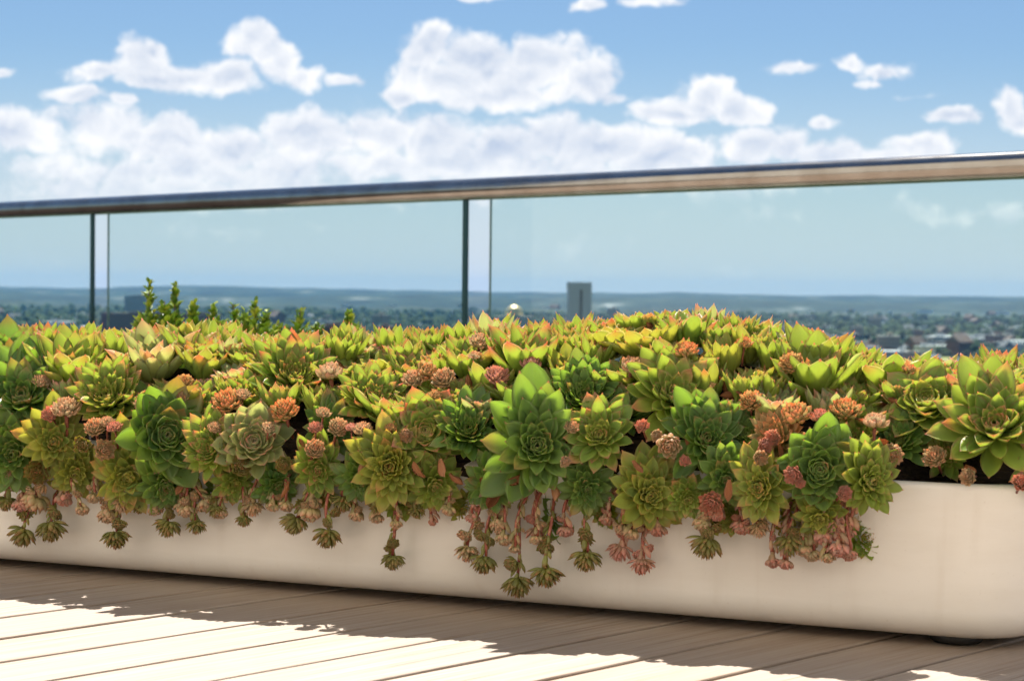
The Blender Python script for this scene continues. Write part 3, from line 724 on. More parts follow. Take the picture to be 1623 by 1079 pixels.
def hang(a):
    x0, y0, x1, y1, rp, (m, cn) = a
    p0, k0 = hit(x0, y0); 
    d = PM.T @ ray(x1, y1); c = Lc(CO); k1 = (-(.030 + rng.uniform(0, .02)) - c[1])/d[1]; p1 = c + d*k1
    p0 = np.array([p0[0], max(p0[1]+.03, -.024), p0[2]+.01]); rad = rp*1.15/FPX*k1
    o = empty('hanging_offset', W(p1)); o.rotation_euler = PMAT.to_euler()
    pts = []
    for i in range(9):
        s = i/8; b_ = 4*s*(1-s)
        q = p0*(1-s) + p1*s + np.array([0, -.012*b_, .004*b_]) + np.array([math.sin(s*7+x0)*.0025, 0, 0])
        pts.append(q - p1)
    mb = MB(); mb.tube(pts, [.0026]*9, 6)
    o2 = mb.build('runner', m_stem, o)
    lv = []
    dirn = pts[-1] - pts[-3]; dirn = dirn/np.linalg.norm(dirn)
    # scale leaves along the runner
    V = []; 
    for i in range(15):
        s = .10 + .86*i/14; q = (p0*(1-s) + p1*s + np.array([0, -.012*4*s*(1-s), .004])) - p1
        L = random.uniform(.009, .017) * (1.3 if s > .75 else 1)
        qv, av = leaf(L, L*.5, L*.25, R(random.uniform(18, 42)), random.uniform(0, 6.28), .2, .3, (.001, 0), random.random()*.8, rng)
        Rm = np.array(Vector(dirn).to_track_quat('Z', 'Y').to_matrix()); lv.append(((Rm @ qv.T).T + q, av))
    me = leaves_mesh('runner_scales', lv, m); sco = bpy.data.objects.new('scale_leaves', me); COL.objects.link(sco); sco.parent = o
    hd = Vector((dirn[0]*.5 + random.uniform(-.2, .2), -.22, -1.0)); hd.normalize()
    kind = 'tassel' if rp > 17 and random.random() < .7 else ('bud' if cn != 'green' else 'tassel')
    me = proto(kind, m, random.randrange(3))[0][1]
    for sd_ in range(1 if rp < 16 else 2):
        s = random.uniform(.62, .85); q = (p0*(1-s) + p1*s) - p1 + np.array([random.uniform(-.011, .011), random.uniform(-.012, -.004), random.uniform(-.006, .003)])
        h2 = bpy.data.objects.new('side_bud', proto(random.choice(['bud', 'pup', 'tassel']), m, random.randrange(3))[0][1]); COL.objects.link(h2); h2.parent = o
        h2.location = q; h2.scale = (rad*random.uniform(.35, .6),)*3; h2.rotation_euler = axis_rot(Vector((random.uniform(-.7, .7), -.5, -.6)).normalized(), 0)
    h_ = bpy.data.objects.new('rosette_head', me); COL.objects.link(h_); h_.parent = o; h_.scale = (rad,)*3; h_.rotation_euler = axis_rot(hd, random.uniform(0, 6))
    tag(o, None, 'succulent')
    return [o, x1, y1, rp, cn]
r4 = random.Random(11)
for i in range(26):
    x = 15 + 1330*(i + r4.random()*.8)/26; yb = float(np.interp(x, [0, 200, 600, 850, 1100, 1350], [775, 775, 785, 805, 815, 825])); L = r4.uniform(12, 48)
    HANG.append((x + r4.uniform(-8, 8), yb - 22, x, yb + L*.7, r4.uniform(13, 19), r4.choice([T_, T_, P_, G_, P_])))
HO = [hang(a) for a in HANG]

# ------------------------------------------------------------ dried leaves, parts of the rosettes they belong to
DRY = [(786,792,44,-100),(772,770,30,-60),(240,645,30,60),(1148,605,30,100),(1160,618,32,170),(445,556,26,80),(745,605,24,90),(690,566,24,110),(892,595,32,80),(1470,590,26,100),
 (560,628,26,170),(430,690,22,60),(150,640,26,180),(540,575,22,120),(1330,620,30,100),(1240,715,22,-70),(610,740,26,-110),(700,740,26,-80),(1010,740,24,-60),(95,770,26,-80),
 (1420,640,28,170),(1395,700,22,0),(330,640,22,90),(480,700,22,100),(60,600,28,90),(820,760,30,-130),(290,770,24,-90),(1090,690,20,90),(1180,620,28,120),(1500,600,22,100),(575,735,24,-140),
 (660,745,26,150),(720,760,24,-60),(1500,640,22,170),(20,660,26,170),(205,600,20,90),(370,600,22,100),(900,560,22,95),(1030,520,22,95),(1210,590,24,110),(1160,775,30,-80),(990,800,24,-90),(455,775,24,-100),(880,780,30,-75),(1540,745,22,-40)]
def dry_mesh(i):
    r2 = random.Random(i); q, a = leaf(1, .42, .02, R(8), 0, r2.uniform(-.9, 1.3), r2.uniform(-1.2, 1.4), (0, 0), .5, r2, twist=r2.uniform(-1.6, 1.6), tipc=r2.uniform(-1, 2))
    me = leaves_mesh('dried_leaf', [(q, a)], m_dry); return me
DM = [dry_mesh(i) for i in range(6)]
hR = [r_ for r_ in ROS if r_[4] == 'h']
for i, (px, py, L, ang) in enumerate(DRY):
    p, k = hit(px, py); rad = L*1.25/FPX*k
    own = min(hR, key=lambda r_: (r_[1]-px)**2 + (r_[2]-py)**2)[0]
    cd_ = cam_axis(p, 0, 0); right = np.cross(cd_, [0, 0, 1]) * -1
    ax = right*math.cos(R(ang)) + np.array([0, 0, 1])*math.sin(R(ang)) + cd_*random.uniform(.1, .6)
    o = bpy.data.objects.new('dried_leaf', DM[i % 6]); COL.objects.link(o)
    bpy.context.view_layer.update() if i == 0 else None
    wm = Matrix.LocRotScale(Vector(W(p + cd_*.030 - ax*rad*.5)), axis_rot(PM @ ax, random.uniform(0, 6.28)), Vector((rad,)*3))
    pm = Matrix.LocRotScale(own.location, own.rotation_euler, own.scale)
    o.parent = own; o.matrix_local = pm.inverted() @ wm

# ------------------------------------------------------------ labels
MN = {'houseleek_green': 'yellow-green', 'houseleek_dark': 'dark green', 'houseleek_glaucous': 'pale grey-green', 'houseleek_olive': 'olive', 'offset_cream': 'cream'}
BACK = [(80, 'on the skyline near the left edge'), (165, 'before the left glass joint'), (250, 'before the tall leafy sprigs'), (375, 'before the low leafy sprigs'), (480, 'on the skyline, right of the leafy sprigs'),
        (610, 'between the sprigs and the right glass joint'), (745, 'before the right glass joint'), (815, 'below the far golden dome'), (918, 'below the far concrete tower'), (1090, 'on the highest ridge crest'),
        (1230, 'on the ridge slope, right of its crest'), (1370, 'in the dip of the ridge'), (1560, 'on the low crest at the right end')]
def relate(px, py):
    l = min(LAND, key=lambda q: (q[0]-px)**2 + ((q[1]-py)*1.1)**2); dx, dy = px-l[0], py-l[1]
    h_ = 'left' if dx < 0 else 'right'; v_ = 'above' if dy < 0 else 'below'
    if abs(dx) < .45*abs(dy): rel = 'straight ' + v_
    elif abs(dy) < .45*abs(dx): rel = 'beside, ' + h_ + ' of'
    else: rel = v_ + ' and ' + h_ + ' of'
    return rel + ' ' + l[2]
def finish(items, group, what):
    """items: [obj, px, py, desc, where]; makes each label single out one thing"""
    cl = {}
    for it in items: cl.setdefault((it[3], it[4]), []).append(it)
    for (desc, where), L in cl.items():
        xs = [i[1] for i in L]; ys = [i[2] for i in L]
        vert = (max(ys)-min(ys)) > (max(xs)-min(xs)); L.sort(key=lambda i: i[2] if vert else i[1])
        n_ = len(L)
        if n_ == 1: q = ['']
        elif vert: q = {2: ['upper ', 'lower '], 3: ['topmost ', 'middle ', 'lowest ']}.get(n_)
        else: q = {2: ['left-hand ', 'right-hand '], 3: ['leftmost ', 'central ', 'rightmost ']}.get(n_)
        if q is None:
            orn = ['topmost ', 'second-highest ', 'third-highest ', 'fourth-highest ', 'fifth-highest '] if vert else ['leftmost ', 'second-from-left ', 'third-from-left ', 'fourth-from-left ', 'fifth-from-left ']
            tail = ['fifth-lowest ', 'fourth-lowest ', 'third-lowest ', 'second-lowest ', 'lowest '] if vert else ['fifth-from-right ', 'fourth-from-right ', 'third-from-right ', 'second-from-right ', 'rightmost ']
            q = orn[:min(5, (n_+1)//2)] + ['middle ']*max(0, n_-10) + tail[-min(5, n_//2):]
        for it, a in zip(L, q): it[0]['label'] = a + desc + what + ', ' + where; it[0]['group'] = group
its = []; tops = []
for (o, px, py, rp, s) in ROS:
    o['group'] = 'houseleek rosettes growing in the trough'
    if 'label' in o: continue
    ch = [c for c in o.children if c.name.startswith('outer')] if False else None
    me = None
    for c in COL.objects:
        break
    its.append([o, px, py, '', ''])
kid = {}
for c in COL.objects:
    if c.parent is not None and c.type == 'MESH': kid.setdefault(c.parent.name, c)
top = []; fr = []
for it in its:
    o = it[0]; c = kid[o.name]; mn = MN.get(c.data.materials[0].name, 'green'); kn = c.data.name.split('_')[0]
    kd = {'rose': ' round-leaved', 'star': ' open', 'spiky': ' many-pointed', 'broad': ' fan-like', 'upright': ' upright'}[kn]
    it[3] = mn + kd
    if it[2] < 590:
        it[4] = min(BACK, key=lambda b_: abs(b_[0]-it[1]))[1]; it[3] = mn + kd; top.append(it)
    else: it[4] = relate(it[1], it[2]); fr.append(it)
finish(top + fr, 'houseleek rosettes growing in the trough', ' rosette')
finish([[o, px, py, ('small tight ' if rp < 18 else 'plump tight ') + cn, relate(px, py)] for o, px, py, rp, cn in OFFS], 'young offset rosettes among the larger ones', ' offset')
def below(px, py):
    l = min([q for q in LAND if q[1] > 660], key=lambda q: abs(q[0]-px)); d = px-l[0]
    return 'hung below ' + ('and left of ' if d < -22 else 'and right of ' if d > 22 else '') + l[2]
finish([[o, px, py, cn + (' tassel-like' if rp > 17 else ' bud-like'), below(px, py)] for o, px, py, rp, cn in HO], 'offsets hanging on red runners over the trough wall', ' offset')
for r_ in ROS + OFFS + HO:
    if '_px' in r_[0]: del r_[0]['_px']

# ------------------------------------------------------------ leafy sprigs behind, in a second low planter
m_leafg, n, out = mat('glossy_shrub_leaf')
oi = n.new('ShaderNodeAttribute', attribute_name='leaf'); sp = n.new('ShaderNodeSeparateXYZ', {0: oi.outputs['Vector']})
cg = n.ramp(sp.outputs[2], [(0, (.06, .16, .01)), (.5, (.18, .32, .02)), (1, (.45, .50, .05))])
b = pbr(n, None, Base_Color=cg, Roughness=.35)
tl = n.new('ShaderNodeBsdfTranslucent', {0: n.mix(.5, cg, (.55, .62, .03))})
n.l.new(n.new('ShaderNodeMixShader', {0: .35, 1: b.outputs[0], 2: tl.outputs[0]}).outputs[0], out.inputs[0])
m_twig, n, out = mat('brown_twig'); pbr(n, out, Base_Color=(.09, .06, .03), Roughness=.8)
YS = 5.2
def sat(px, py, Y=YS):
    d = ray(px, py); return CO + d*(Y/d[1])
SPR = [(238,448,'tallest leafy sprig, standing alone at the left of the row'),(282,452,'second tall sprig with a white glint, right of the tallest'),(262,478,'shorter sprig filling the gap between the two tall ones'),(306,480,'bushy sprig right of the second tall one'),
 (334,484,'dark thin-topped sprig in the middle of the row'),(218,506,'low yellowish tuft left of the tallest sprig'),(371,482,'bright bushy sprig right of the thin-topped one'),(392,496,'short dark tuft between the bushy and the thin sprigs'),(406,482,'thin sprig with a single stacked line of leaves'),
 (421,496,'dark leaning sprig right of the stacked thin one'),(473,492,'pale-topped sprig standing apart over the far white roofs'),(504,514,'low green tuft just peeping over the rosettes'),(553,495,'lone pale sprig near the right end of the row'),(566,517,'rightmost yellow sprig, barely over the rosettes'),(350,508,'low dense tuft below the bushy sprigs'),(440,512,'low tuft right of the leaning sprig')]
zb_ = .16
for i, (px, py, lb) in enumerate(SPR):
    r2 = random.Random(100+i); Y = YS + r2.uniform(-.12, .12); tp = sat(px, py, Y); base = np.array([tp[0]+r2.uniform(-.03, .03), Y, zb_])
    o = empty('leafy_sprig', base); Lh = tp[2]-zb_
    stem = []; nst = 12
    for k in range(nst):
        s = k/(nst-1); stem.append(np.array([(tp[0]-base[0])*s + .006*math.sin(4*s+i), .005*math.cos(5*s), Lh*s]))
    mb = MB(); mb.tube(stem, [.004*(1-.6*k/(nst-1)) for k in range(nst)], 6); mb.build('stem', m_twig, o)
    lv = []; dens_ = int(Lh/.006); bushy = py > 460
    for k in range(dens_):
        s = 1 - (k/dens_)*.85; c = np.array([np.interp(s, np.linspace(0, 1, nst), [q[j] for q in stem]) for j in range(3)])
        nb = 2 if s > .93 else (6 if bushy or s < .75 else 3)
        if s > .72 and r2.random() < .30: continue
        for j in range(nb):
            L = r2.uniform(.020, .032)*(.7 if s > .92 else 1.0); sp_ = 0 if s > .8 else r2.uniform(0, .048 if bushy else .024)
            ph = r2.uniform(0, 6.28)
            qv, av = leaf(L, L*.62, L*.06, R(r2.uniform(15, 75)), ph, r2.uniform(-.3, .3), .35, (.002+sp_, r2.uniform(-.006, .006)), r2.random(), r2,
                          wshape=np.array([.12, .62, .9, 1, .95, .8, .6, .42, .25, .08]))
            lv.append((qv + c, av))
    me = leaves_mesh('sprig_leaves', lv, m_leafg); lo = bpy.data.objects.new('foliage', me); COL.objects.link(lo); lo.parent = o
    tag(o, lb, 'shrub', 'leafy sprigs rising behind the succulents')
p0 = sat(150, 540); p1 = sat(640, 540)
mb = MB()
def rb(mb, x0, x1, y0, y1, z0, z1, r, m=0):
    pts = []
    for cx, cy, a0 in ((x1-r, y0+r, -90), (x1-r, y1-r, 0), (x0+r, y1-r, 90), (x0+r, y0+r, 180)):
        for i in range(6): a = R(a0+90*i/5); pts.append((cx+r*math.cos(a), cy+r*math.sin(a)))
    nn = len(pts); mb.add([(x, y, z) for z in (z0, z1) for x, y in pts], [(i, (i+1) % nn, nn+(i+1) % nn, nn+i) for i in range(nn)] + [tuple(range(nn, 2*nn)), tuple(range(nn-1, -1, -1))], m)
o = empty('shrub_planter', (0, 0, 0)); tag(o, 'low pale box planter with leafy sprigs, hidden behind the succulent trough', 'planter')
rb(mb, p0[0], p1[0], YS-.22, YS+.22, .002, .17, .05); mb.build('planter_box', m_plant, o, False)
mb = MB(); rb(mb, p0[0]+.02, p1[0]-.02, YS-.2, YS+.2, .15, .174, .04); mb.build('potting_soil', m_soil, o, False)

# ------------------------------------------------------------ the city far below
GZ = -118.0
def far(px, py_h, Y):                       # x at distance Y for a pixel column
    d = ray(px, py_h); return d[0]/d[1]*Y
def ground_at(px, py):
    d = ray(px, py); k = (GZ - HC)/d[2]; return CO + d*k
m_ground, n, out = mat('suburb_ground')
co = n.new('ShaderNodeTexCoord').outputs['Object']
a1 = n.new('ShaderNodeTexNoise', {'Vector': co, 'Scale': .0035, 'Detail': 8.0, 'Roughness': .6}).outputs[0]
a2 = n.new('ShaderNodeTexNoise', {'Vector': co, 'Scale': .02, 'Detail': 5.0}).outputs[0]
gc = n.ramp(a1, [(.3, (.014, .032, .014)), (.5, (.030, .052, .024)), (.62, (.10, .10, .09)), (.75, (.16, .155, .14))])
gc = n.mix(n.maprange(a2, .4, .7, 0, .6), gc, (.03, .06, .022))
pbr(n, out, Base_Color=gc, Roughness=.95)
mb = MB(); S = 60000
mb.add([(-S, -S, GZ), (S, -S, GZ), (S, S, GZ), (-S, S, GZ)], [(0, 1, 2, 3)])
tag(mb.build('ground', m_ground, smooth=False), kind='structure')
m_hill, n, out = mat('wooded_hill')
a1 = n.new('ShaderNodeTexNoise', {'Vector': n.new('ShaderNodeTexCoord').outputs['Object'], 'Scale': .0022, 'Detail': 10.0, 'Roughness': .7}).outputs[0]
pbr(n, out, Base_Color=n.ramp(a1, [(.40, (.004, .012, .010)), (.55, (.022, .040, .024)), (.64, (.10, .11, .09)), (.70, (.34, .34, .32))]), Roughness=1.0)
m_water, n, out = mat('river_water'); pbr(n, out, Base_Color=(.08, .14, .18), Roughness=.18, Specular_IOR_Level=.8)
# ridges: long low wooded hills
def ridge(Y, hmin, hmax, seed, depth, px0=-1200, px1=2900):
    nx = 260; ny = 9; v = []; f = []
    for j in range(ny):
        t_ = j/(ny-1); prof_ = math.sin(math.pi*t_)**.8 if 0 < t_ < 1 else 0
        for i in range(nx):
            px = px0 + (px1-px0)*i/(nx-1); x = far(px, 464, Y)
            h = mnoise.fractal(Vector((x/Y*9.0, seed, 0)), .8, 2.1, 6)*.75 + .5 + .14*mnoise.noise(Vector((x/Y*90, seed+t_*3, 2)))
            h = hmin + (hmax-hmin)*max(0, min(1.2, h)); v.append((x*(1+depth*t_/Y), Y + depth*t_, GZ - 3 + (h+3)*prof_ if prof_ else GZ - 3))
    f = [(j*nx+i, j*nx+i+1, (j+1)*nx+i+1, (j+1)*nx+i) for j in range(ny-1) for i in range(nx-1)]
    tag(mk('hills', v, f, m_hill), kind='structure')
ridge(17000, 114, 150, 3.1, 3500); ridge(12500, 50, 96, 7.7, 2500); ridge(8800, 10, 48, 11.3, 1500)
# the river, a pale band at left
def patch(name, pts, m, z=.6):
    mb = MB(); q = [ground_at(*p) for p in pts]
    mb.add([(p[0], p[1], GZ+z) for p in q], [tuple(range(len(q)))]); return tag(mb.build(name, m, smooth=False), kind='structure')
patch('river', [(235,492),(330,496),(470,494),(560,493),(620,492),(620,488),(500,487.5),(400,487),(300,486),(235,485)], m_water)
m_field, n, out = mat('sports_turf')
a1 = n.new('ShaderNodeTexNoise', {'Vector': n.new('ShaderNodeTexCoord').outputs['Object'], 'Scale': .02, 'Detail': 4.0}).outputs[0]
pbr(n, out, Base_Color=n.ramp(a1, [(.35, (.16, .22, .05)), (.65, (.36, .30, .10))]), Roughness=1)
patch('field', [(1345,572),(1500,574),(1508,566),(1500,561),(1360,561),(1340,566)], m_field)
patch('field', [(1180,546),(1240,547),(1245,543),(1185,542)], m_field)
m_pave, n, out = mat('pale_yard'); pbr(n, out, Base_Color=(.42, .42, .40), Roughness=.9)
patch('paved_yard', [(50,520),(150,530),(170,520),(60,510)], m_pave)

# trees: one far-off woodland of many uneven clumps
m_wood, n, out = mat('woodland_canopy')
at_ = n.new('ShaderNodeAttribute', attribute_name='tone').outputs['Fac']
a1 = n.new('ShaderNodeTexNoise', {'Vector': n.new('ShaderNodeTexCoord').outputs['Object'], 'Scale': .25, 'Detail': 4.0}).outputs[0]
wc = n.ramp(at_, [(0, (.010, .026, .014)), (.5, (.024, .055, .020)), (.85, (.050, .090, .026)), (1, (.09, .12, .035))])
wc = n.mix(n.maprange(a1, .35, .7, 0, .5), wc, (.02, .045, .016))
pbr(n, out, Base_Color=wc, Roughness=1.0)
mb0 = MB(); mb0.ico((0, 0, 0), 1, 0, 6, 4)
iv = np.array(mb0.v); jf = mb0.f
rg = np.random.RandomState(3)
BUILD = []
blds = []   # px, py(base), w, h(m), type
for i in range(290):
    if i < 205: px = rg.uniform(1020, 1660); py = rg.uniform(482, 585)
    else: px = rg.uniform(-30, 1000); py = rg.uniform(478, 530)
    q = ground_at(px, py); blds.append((q[0], q[1], [1, 1, 0, 2, 3, 4, 4, 5][rg.randint(0, 8)], rg.uniform(.8, 1.6), rg.uniform(0, 3.14)))
NTREE = 17000; V = []; Fc = []; tone = []
u_ = rg.uniform(0, 1, NTREE); Yd = 1500 * (9500/1500)**(u_**1.15)
Xd = rg.uniform(-.36, .36, NTREE)*Yd
keep = [mnoise.noise(Vector((x/420, y/900, 0))) > -.28 for x, y in zip(Xd, Yd)]
bx = np.array([b[0] for b in blds]); by = np.array([b[1] for b in blds])
b0 = 0; jn = iv.shape[0]
for x, y, kp in zip(Xd, Yd, keep):
    if not kp: continue
    if np.any((abs(bx-x) < 26) & (abs(by-45-y) < 80)): continue
    sz = rg.uniform(4.5, 9) * (1 + y/9000); hz_ = sz*rg.uniform(.8, 1.5)
    jit = rg.normal(0, .16, iv.shape) + 1
    vv_ = iv*jit*np.array([sz, sz, hz_]) + np.array([x, y, GZ + hz_*.65]); V.append(vv_)
    Fc += [tuple(k+b0 for k in f) for f in jf]; b0 += jn; tone += [rg.uniform(0, 1)]*jn
wd = mk('woodland', np.concatenate(V), Fc, m_wood, smooth=True)
wd.data.attributes.new('tone', 'FLOAT', 'POINT').data.foreach_set('value', tone)
tag(wd, 'mass of trees covering the suburbs far below, out to the hills', 'trees', kind='stuff')

# houses and blocks
def wall_mat(name, wall, win, sx=3.2, sz=3.2):
    m, n, out = mat(name)
    co = n.new('ShaderNodeTexCoord').outputs['Object']; s = n.new('ShaderNodeSeparateXYZ', {0: co})
    fx_ = n.m('FRACT', n.m('DIVIDE', n.m('ADD', s.outputs[0], s.outputs[1]), sx)); fz_ = n.m('FRACT', n.m('DIVIDE', s.outputs[2], sz))
    k = n.m('MULTIPLY', n.m('MULTIPLY', n.m('GREATER_THAN', fx_, .35), n.m('LESS_THAN', fx_, .8)), n.m('MULTIPLY', n.m('GREATER_THAN', fz_, .3), n.m('LESS_THAN', fz_, .78)))
    pbr(n, out, Base_Color=n.mix(k, wall, win), Roughness=.8); return m
def flat(name, c, r=.85):
    m, n, out = mat(name); a = n.new('ShaderNodeTexNoise', {'Vector': n.new('ShaderNodeTexCoord').outputs['Object'], 'Scale': .3, 'Detail': 4.0}).outputs[0]
    pbr(n, out, Base_Color=n.mix(n.maprange(a, .3, .7, 0, .35), c, tuple(x*.7 for x in c)), Roughness=r); return m
WM = [wall_mat('white_clapboard', (.68, .68, .66), (.05, .06, .08)), wall_mat('red_brick', (.22, .10, .08), (.05, .06, .08)), wall_mat('tan_brick', (.42, .34, .26), (.05, .05, .06)),
      wall_mat('grey_panel', (.40, .41, .42), (.05, .07, .1))]
RM = [flat('white_membrane_roof', (.78, .78, .76)), flat('grey_shingle_roof', (.16, .16, .17)), flat('brown_shingle_roof', (.15, .10, .08)), flat('pale_gravel_roof', (.50, .48, .44))]
def bmesh_(kind):
    mb = MB()
    L, D_, h, wm, rm, shape = [(26, 18, 9, 0, 1, 'gable'), (22, 14, 9, 0, 0, 'flat'), (48, 22, 10, 1, 3, 'flat'), (34, 22, 13, 1, 2, 'gable'), (70, 32, 9, 3, 0, 'flat'), (28, 20, 20, 2, 3, 'flat')][kind]
    mb.box(-L/2, -D_/2, 0, L/2, D_/2, h, 0)
    if shape == 'gable':
        o_ = 1.0; r_ = D_*.32
        mb.add([(-L/2-o_, -D_/2-o_, h+.05), (L/2+o_, -D_/2-o_, h+.05), (L/2+o_, D_/2+o_, h+.05), (-L/2-o_, D_/2+o_, h+.05), (-L/2-o_, 0, h+r_), (L/2+o_, 0, h+r_)],
               [(0, 1, 5, 4), (2, 3, 4, 5), (1, 2, 5), (3, 0, 4), (3, 2, 1, 0)], 1)
        mb.box(L*.2, D_*.1, h+r_*.3, L*.2+1.5, D_*.1+1.5, h+r_+1.5, 0)
    else:
        mb.box(-L/2-.3, -D_/2-.3, h, L/2+.3, D_/2+.3, h+.8, 1); mb.box(-L*.2, -D_*.2, h+.85, L*.05, D_*.15, h+3.2, 0)
    o = mk('b', mb.v, mb.f, [WM[wm], RM[rm]], None, False, mb.mi, link=False); return o.data
BMS = [bmesh_(k) for k in range(6)]
BL = ['white gabled house', 'small white flat-roofed block', 'low brick block', 'brown-gabled brick house', 'long white-roofed warehouse', 'mid-rise tan block']
COLS = [(90, 'left of the left glass joint'), (240, 'behind the tallest sprigs'), (400, 'behind the low sprigs'), (540, 'over the lone pale sprig'), (680, 'left of the right glass joint'), (800, 'near the golden dome'),
        (930, 'near the concrete tower'), (1040, 'left of the highest crest'), (1120, 'over the highest crest'), (1190, 'right of the highest crest'), (1260, 'over the sloping ridge'), (1330, 'over the largest upright fan'),
        (1400, 'over the dip of the ridge'), (1470, 'over the stacked-leaf rosette'), (1540, 'over the big right-end rosette'), (1610, 'by the right edge')]
bi = []
for (x, y, k, s, rot) in blds:
    o = bpy.data.objects.new('suburban_building', BMS[k]); COL.objects.link(o); o.location = (x, y, GZ); o.scale = (s, s, s*random.uniform(1.1, 1.8)); o.rotation_euler = (0, 0, rot)
    px, py = proj((x, y, GZ)); row = 'near the horizon' if py < 496 else 'far off' if py < 515 else 'midway' if py < 545 else 'in the close streets'
    bi.append([o, px, py, BL[k], row + ' ' + min(COLS, key=lambda c: abs(c[0]-px))[1]]); o['category'] = 'building'
finish(bi, 'buildings scattered among the far trees', '')
# the concrete tower
TY = 2300.0; d = ray(918, 447); TP = CO + d*(TY/d[1]); tw = 35/FPX*TY; th_ = TP[2]-GZ
m_conc = wall_mat('grey_concrete_tower', (.72, .68, .62), (.27, .28, .29), 1.9, 3.6); m_dk = flat('dark_recess', (.09, .10, .105))
tower = empty('concrete_tower', (TP[0], TP[1], GZ)); tower.rotation_euler = (0, 0, R(6))
tag(tower, 'tall square grey concrete tower rising over the horizon behind the glass', 'tower')
mb = MB(); w2 = tw/2
mb.box(-w2+.6, -w2+.6, 0, w2-.6, w2-.6, th_-3); mb.build('shaft', m_conc, tower, False)
for sx, ex in ((-w2, -w2*.08), (w2*.18, w2)):
    mb = MB(); mb.box(sx, -w2, 0, ex, -w2+2, th_-9); mb.build('facade_bay', m_conc, tower, False)
mb = MB(); mb.box(-w2*.078, -w2+.45, 0, w2*.178, -w2+.58, th_-10); mb.build('recess', m_dk, tower, False)
mb = MB(); mb.box(-w2, -w2-.2, th_-8.9, w2, w2, th_-.5); mb.build('crown', m_conc, tower, False)
mb = MB(); mb.box(-w2*.3, -w2*.3, th_-.95, w2*.3, w2*.3, th_-.2); mb.build('plant_room', m_dk, tower, False)
# golden dome
DY = 4200.0; DP = sat(815, 497, DY); dr = 13.5/FPX*DY
m_gold, n, out = mat('gold_leaf'); pbr(n, out, Base_Color=(.95, .72, .36), Metallic=.6, Roughness=.38)
m_stone = flat('pale_stone', (.55, .50, .42))
dome = empty('domed_hall', (DP[0], DY, GZ)); tag(dome, 'pale hall with a shining golden dome, far off left of the concrete tower', 'building')
hb = DP[2]-GZ
mb = MB(); mb.box(-dr*2.2, -dr, 0, dr*2.2, dr, hb-6); mb.build('hall', m_stone, dome, False)
mb = MB(); mb.tube([(0, 0, hb-6), (0, 0, hb+dr*.15)], dr*.97, 24); mb.build('drum', m_stone, dome, False)
mb = MB(); mb.ico((0, 0, hb+dr*.1), dr, 0, 24, 14, (1, 1, .9)); mb.build('golden_dome', m_gold, dome)
mb = MB(); mb.tube([(0, 0, hb+dr*.9), (0, 0, hb+dr*1.2)], dr*.12, 10); mb.build('lantern', m_gold, dome)
m_pale = flat('white_painted_wall', (.85, .85, .84))
# brown office block at left and dark roofs by the sprigs
def block(px0, px1, ytop, Y, m, label, name='office_block', depth=40, base=None):
    if base: q_ = ground_at((px0+px1)/2, base); Y = q_[1]
    p = sat((px0+px1)/2, ytop, Y); wd_ = (px1-px0)/FPX*Y; o = empty(name, (p[0], Y, GZ)); h = p[2]-GZ
    mb = MB(); mb.box(-wd_/2, 0, 0, wd_/2, depth, h); mb.build('walls', m, o, False)
    mb = MB(); mb.box(-wd_/2-.4, -.4, h+.003, wd_/2+.4, depth+.4, h+1); mb.box(-wd_*.2, depth*.3, h+1.003, wd_*.15, depth*.7, h+4); mb.build('roof', RM[2], o, False)
    tag(o, label, 'building')
block(197, 236, 469, 7500, WM[2], 'broad brown office block in the haze just left of the tallest sprig')
block(160, 300, 497, 3400, WM[1], 'dark low brick block behind the sprigs, right of the left glass joint')
block(300, 345, 499, 3200, WM[1], 'dark roofed block behind the middle sprigs')
block(495, 560, 517, 2100, WM[1], 'dark brick block right of the sprigs, just above the rosettes')
block(596, 622, 519, 2100, WM[1], 'small dark tower-like block between sprigs and right glass joint')
block(485, 532, 508, 3000, m_pale, 'long white roofed hall behind the pale-topped sprig', base=518)
block(572, 608, 506, 2900, m_pale, 'pale broad hall midway between sprigs and right glass joint', base=515)
block(455, 478, 500, 3300, m_pale, 'pale hall seen through the pale-topped sprig', base=507)
block(1455, 1478, 492, 5200, m_pale, 'bright white hall near the horizon over the dip of the ridge', base=497)
block(1575, 1600, 494, 4900, m_pale, 'long bright white hall near the horizon over the right end', base=500)
block(1560, 1592, 552, 2500, m_pale, 'large pale-roofed hall in the nearest streets over the right end', base=562)
block(1452, 1464, 524, 2700, WM[1], 'tall narrow brick building over the dip of the ridge', base=542)
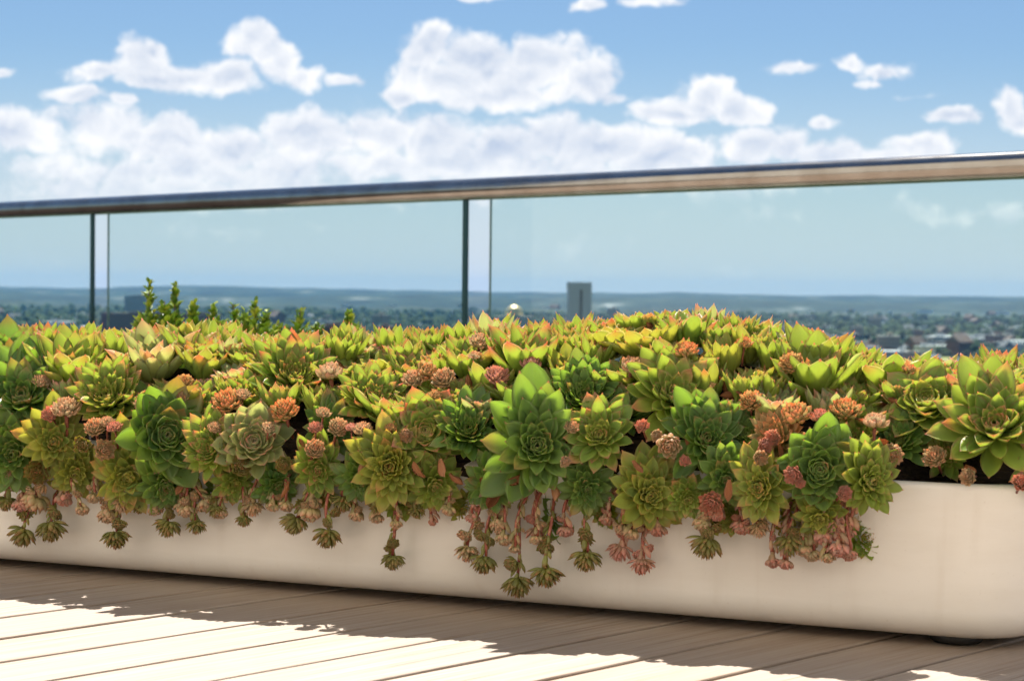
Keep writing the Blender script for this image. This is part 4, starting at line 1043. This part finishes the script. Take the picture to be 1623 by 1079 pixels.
# the building the deck stands on
mb = MB(); q = [RA - RD*8.9 + RN*.3, RB + RD*6.9 + RN*.3, RB + RD*6.9 - RN*13.9, RA - RD*8.9 - RN*13.9]
mb.add([(p[0], p[1], z) for z in (GZ, -.42) for p in q], [(3,2,1,0),(4,5,6,7),(0,1,5,4),(1,2,6,5),(2,3,7,6),(3,0,4,7)])
tag(mb.build('rooftop_building', WM[3], smooth=False), 'tall grey building that carries the wooden roof deck', 'building')

m_wall, n, out = mat('cream_bounce_wall')  # unseen wall added behind the viewer; its height and cream colour bounce warm light
a1 = n.new('ShaderNodeTexNoise', {'Vector': n.new('ShaderNodeTexCoord').outputs['Object'], 'Scale': 3.0, 'Detail': 5.0}).outputs[0]
pbr(n, out, Base_Color=n.mix(a1, (.80, .735, .635), (.74, .675, .575)), Roughness=.85)
q = -RN*1.0; wc_ = np.array([0, 0, 0]) - N*2.5
wl = empty('bounce_wall', (wc_[0], wc_[1], 0)); wl.rotation_euler = (0, 0, math.atan2(U[1], U[0]))
tag(wl, 'unseen cream wall added behind the camera to bounce warm light onto the planter', 'wall')
mb = MB()
for x0, x1, z0, z1 in ((-22, -2.4, 0, 11), (-2.4, -.2, 2.3, 11), (-.2, 30, 0, 11)): mb.box(x0, -.3, z0, x1, 0, z1)
mb.build('wall', m_wall, wl, False)
mb = MB(); mb.box(-2.4, -.22, .001, -.2, -.14, 2.3); mb.build('door', m_gedge, wl, False)
mb = MB(); mb.box(-22.1, -.4, 11.001, 30.1, .05, 11.1); mb.build('coping', m_steel, wl, False)

# ------------------------------------------------------------ haze
m_haze, n, out = mat('summer_haze')
pv = n.new('ShaderNodeVolumePrincipled', {'Color': (.15, .50, 1.0, 1), 'Density': 1.9e-5, 'Anisotropy': .0})
n.l.new(pv.outputs[0], out.inputs['Volume'])
mb = MB(); mb.box(-15000, -300, GZ-1, 15000, 21500, 160)
hz = mb.build('haze', m_haze, smooth=False); tag(hz, 'pale blue summer haze over the city', 'haze', kind='stuff')
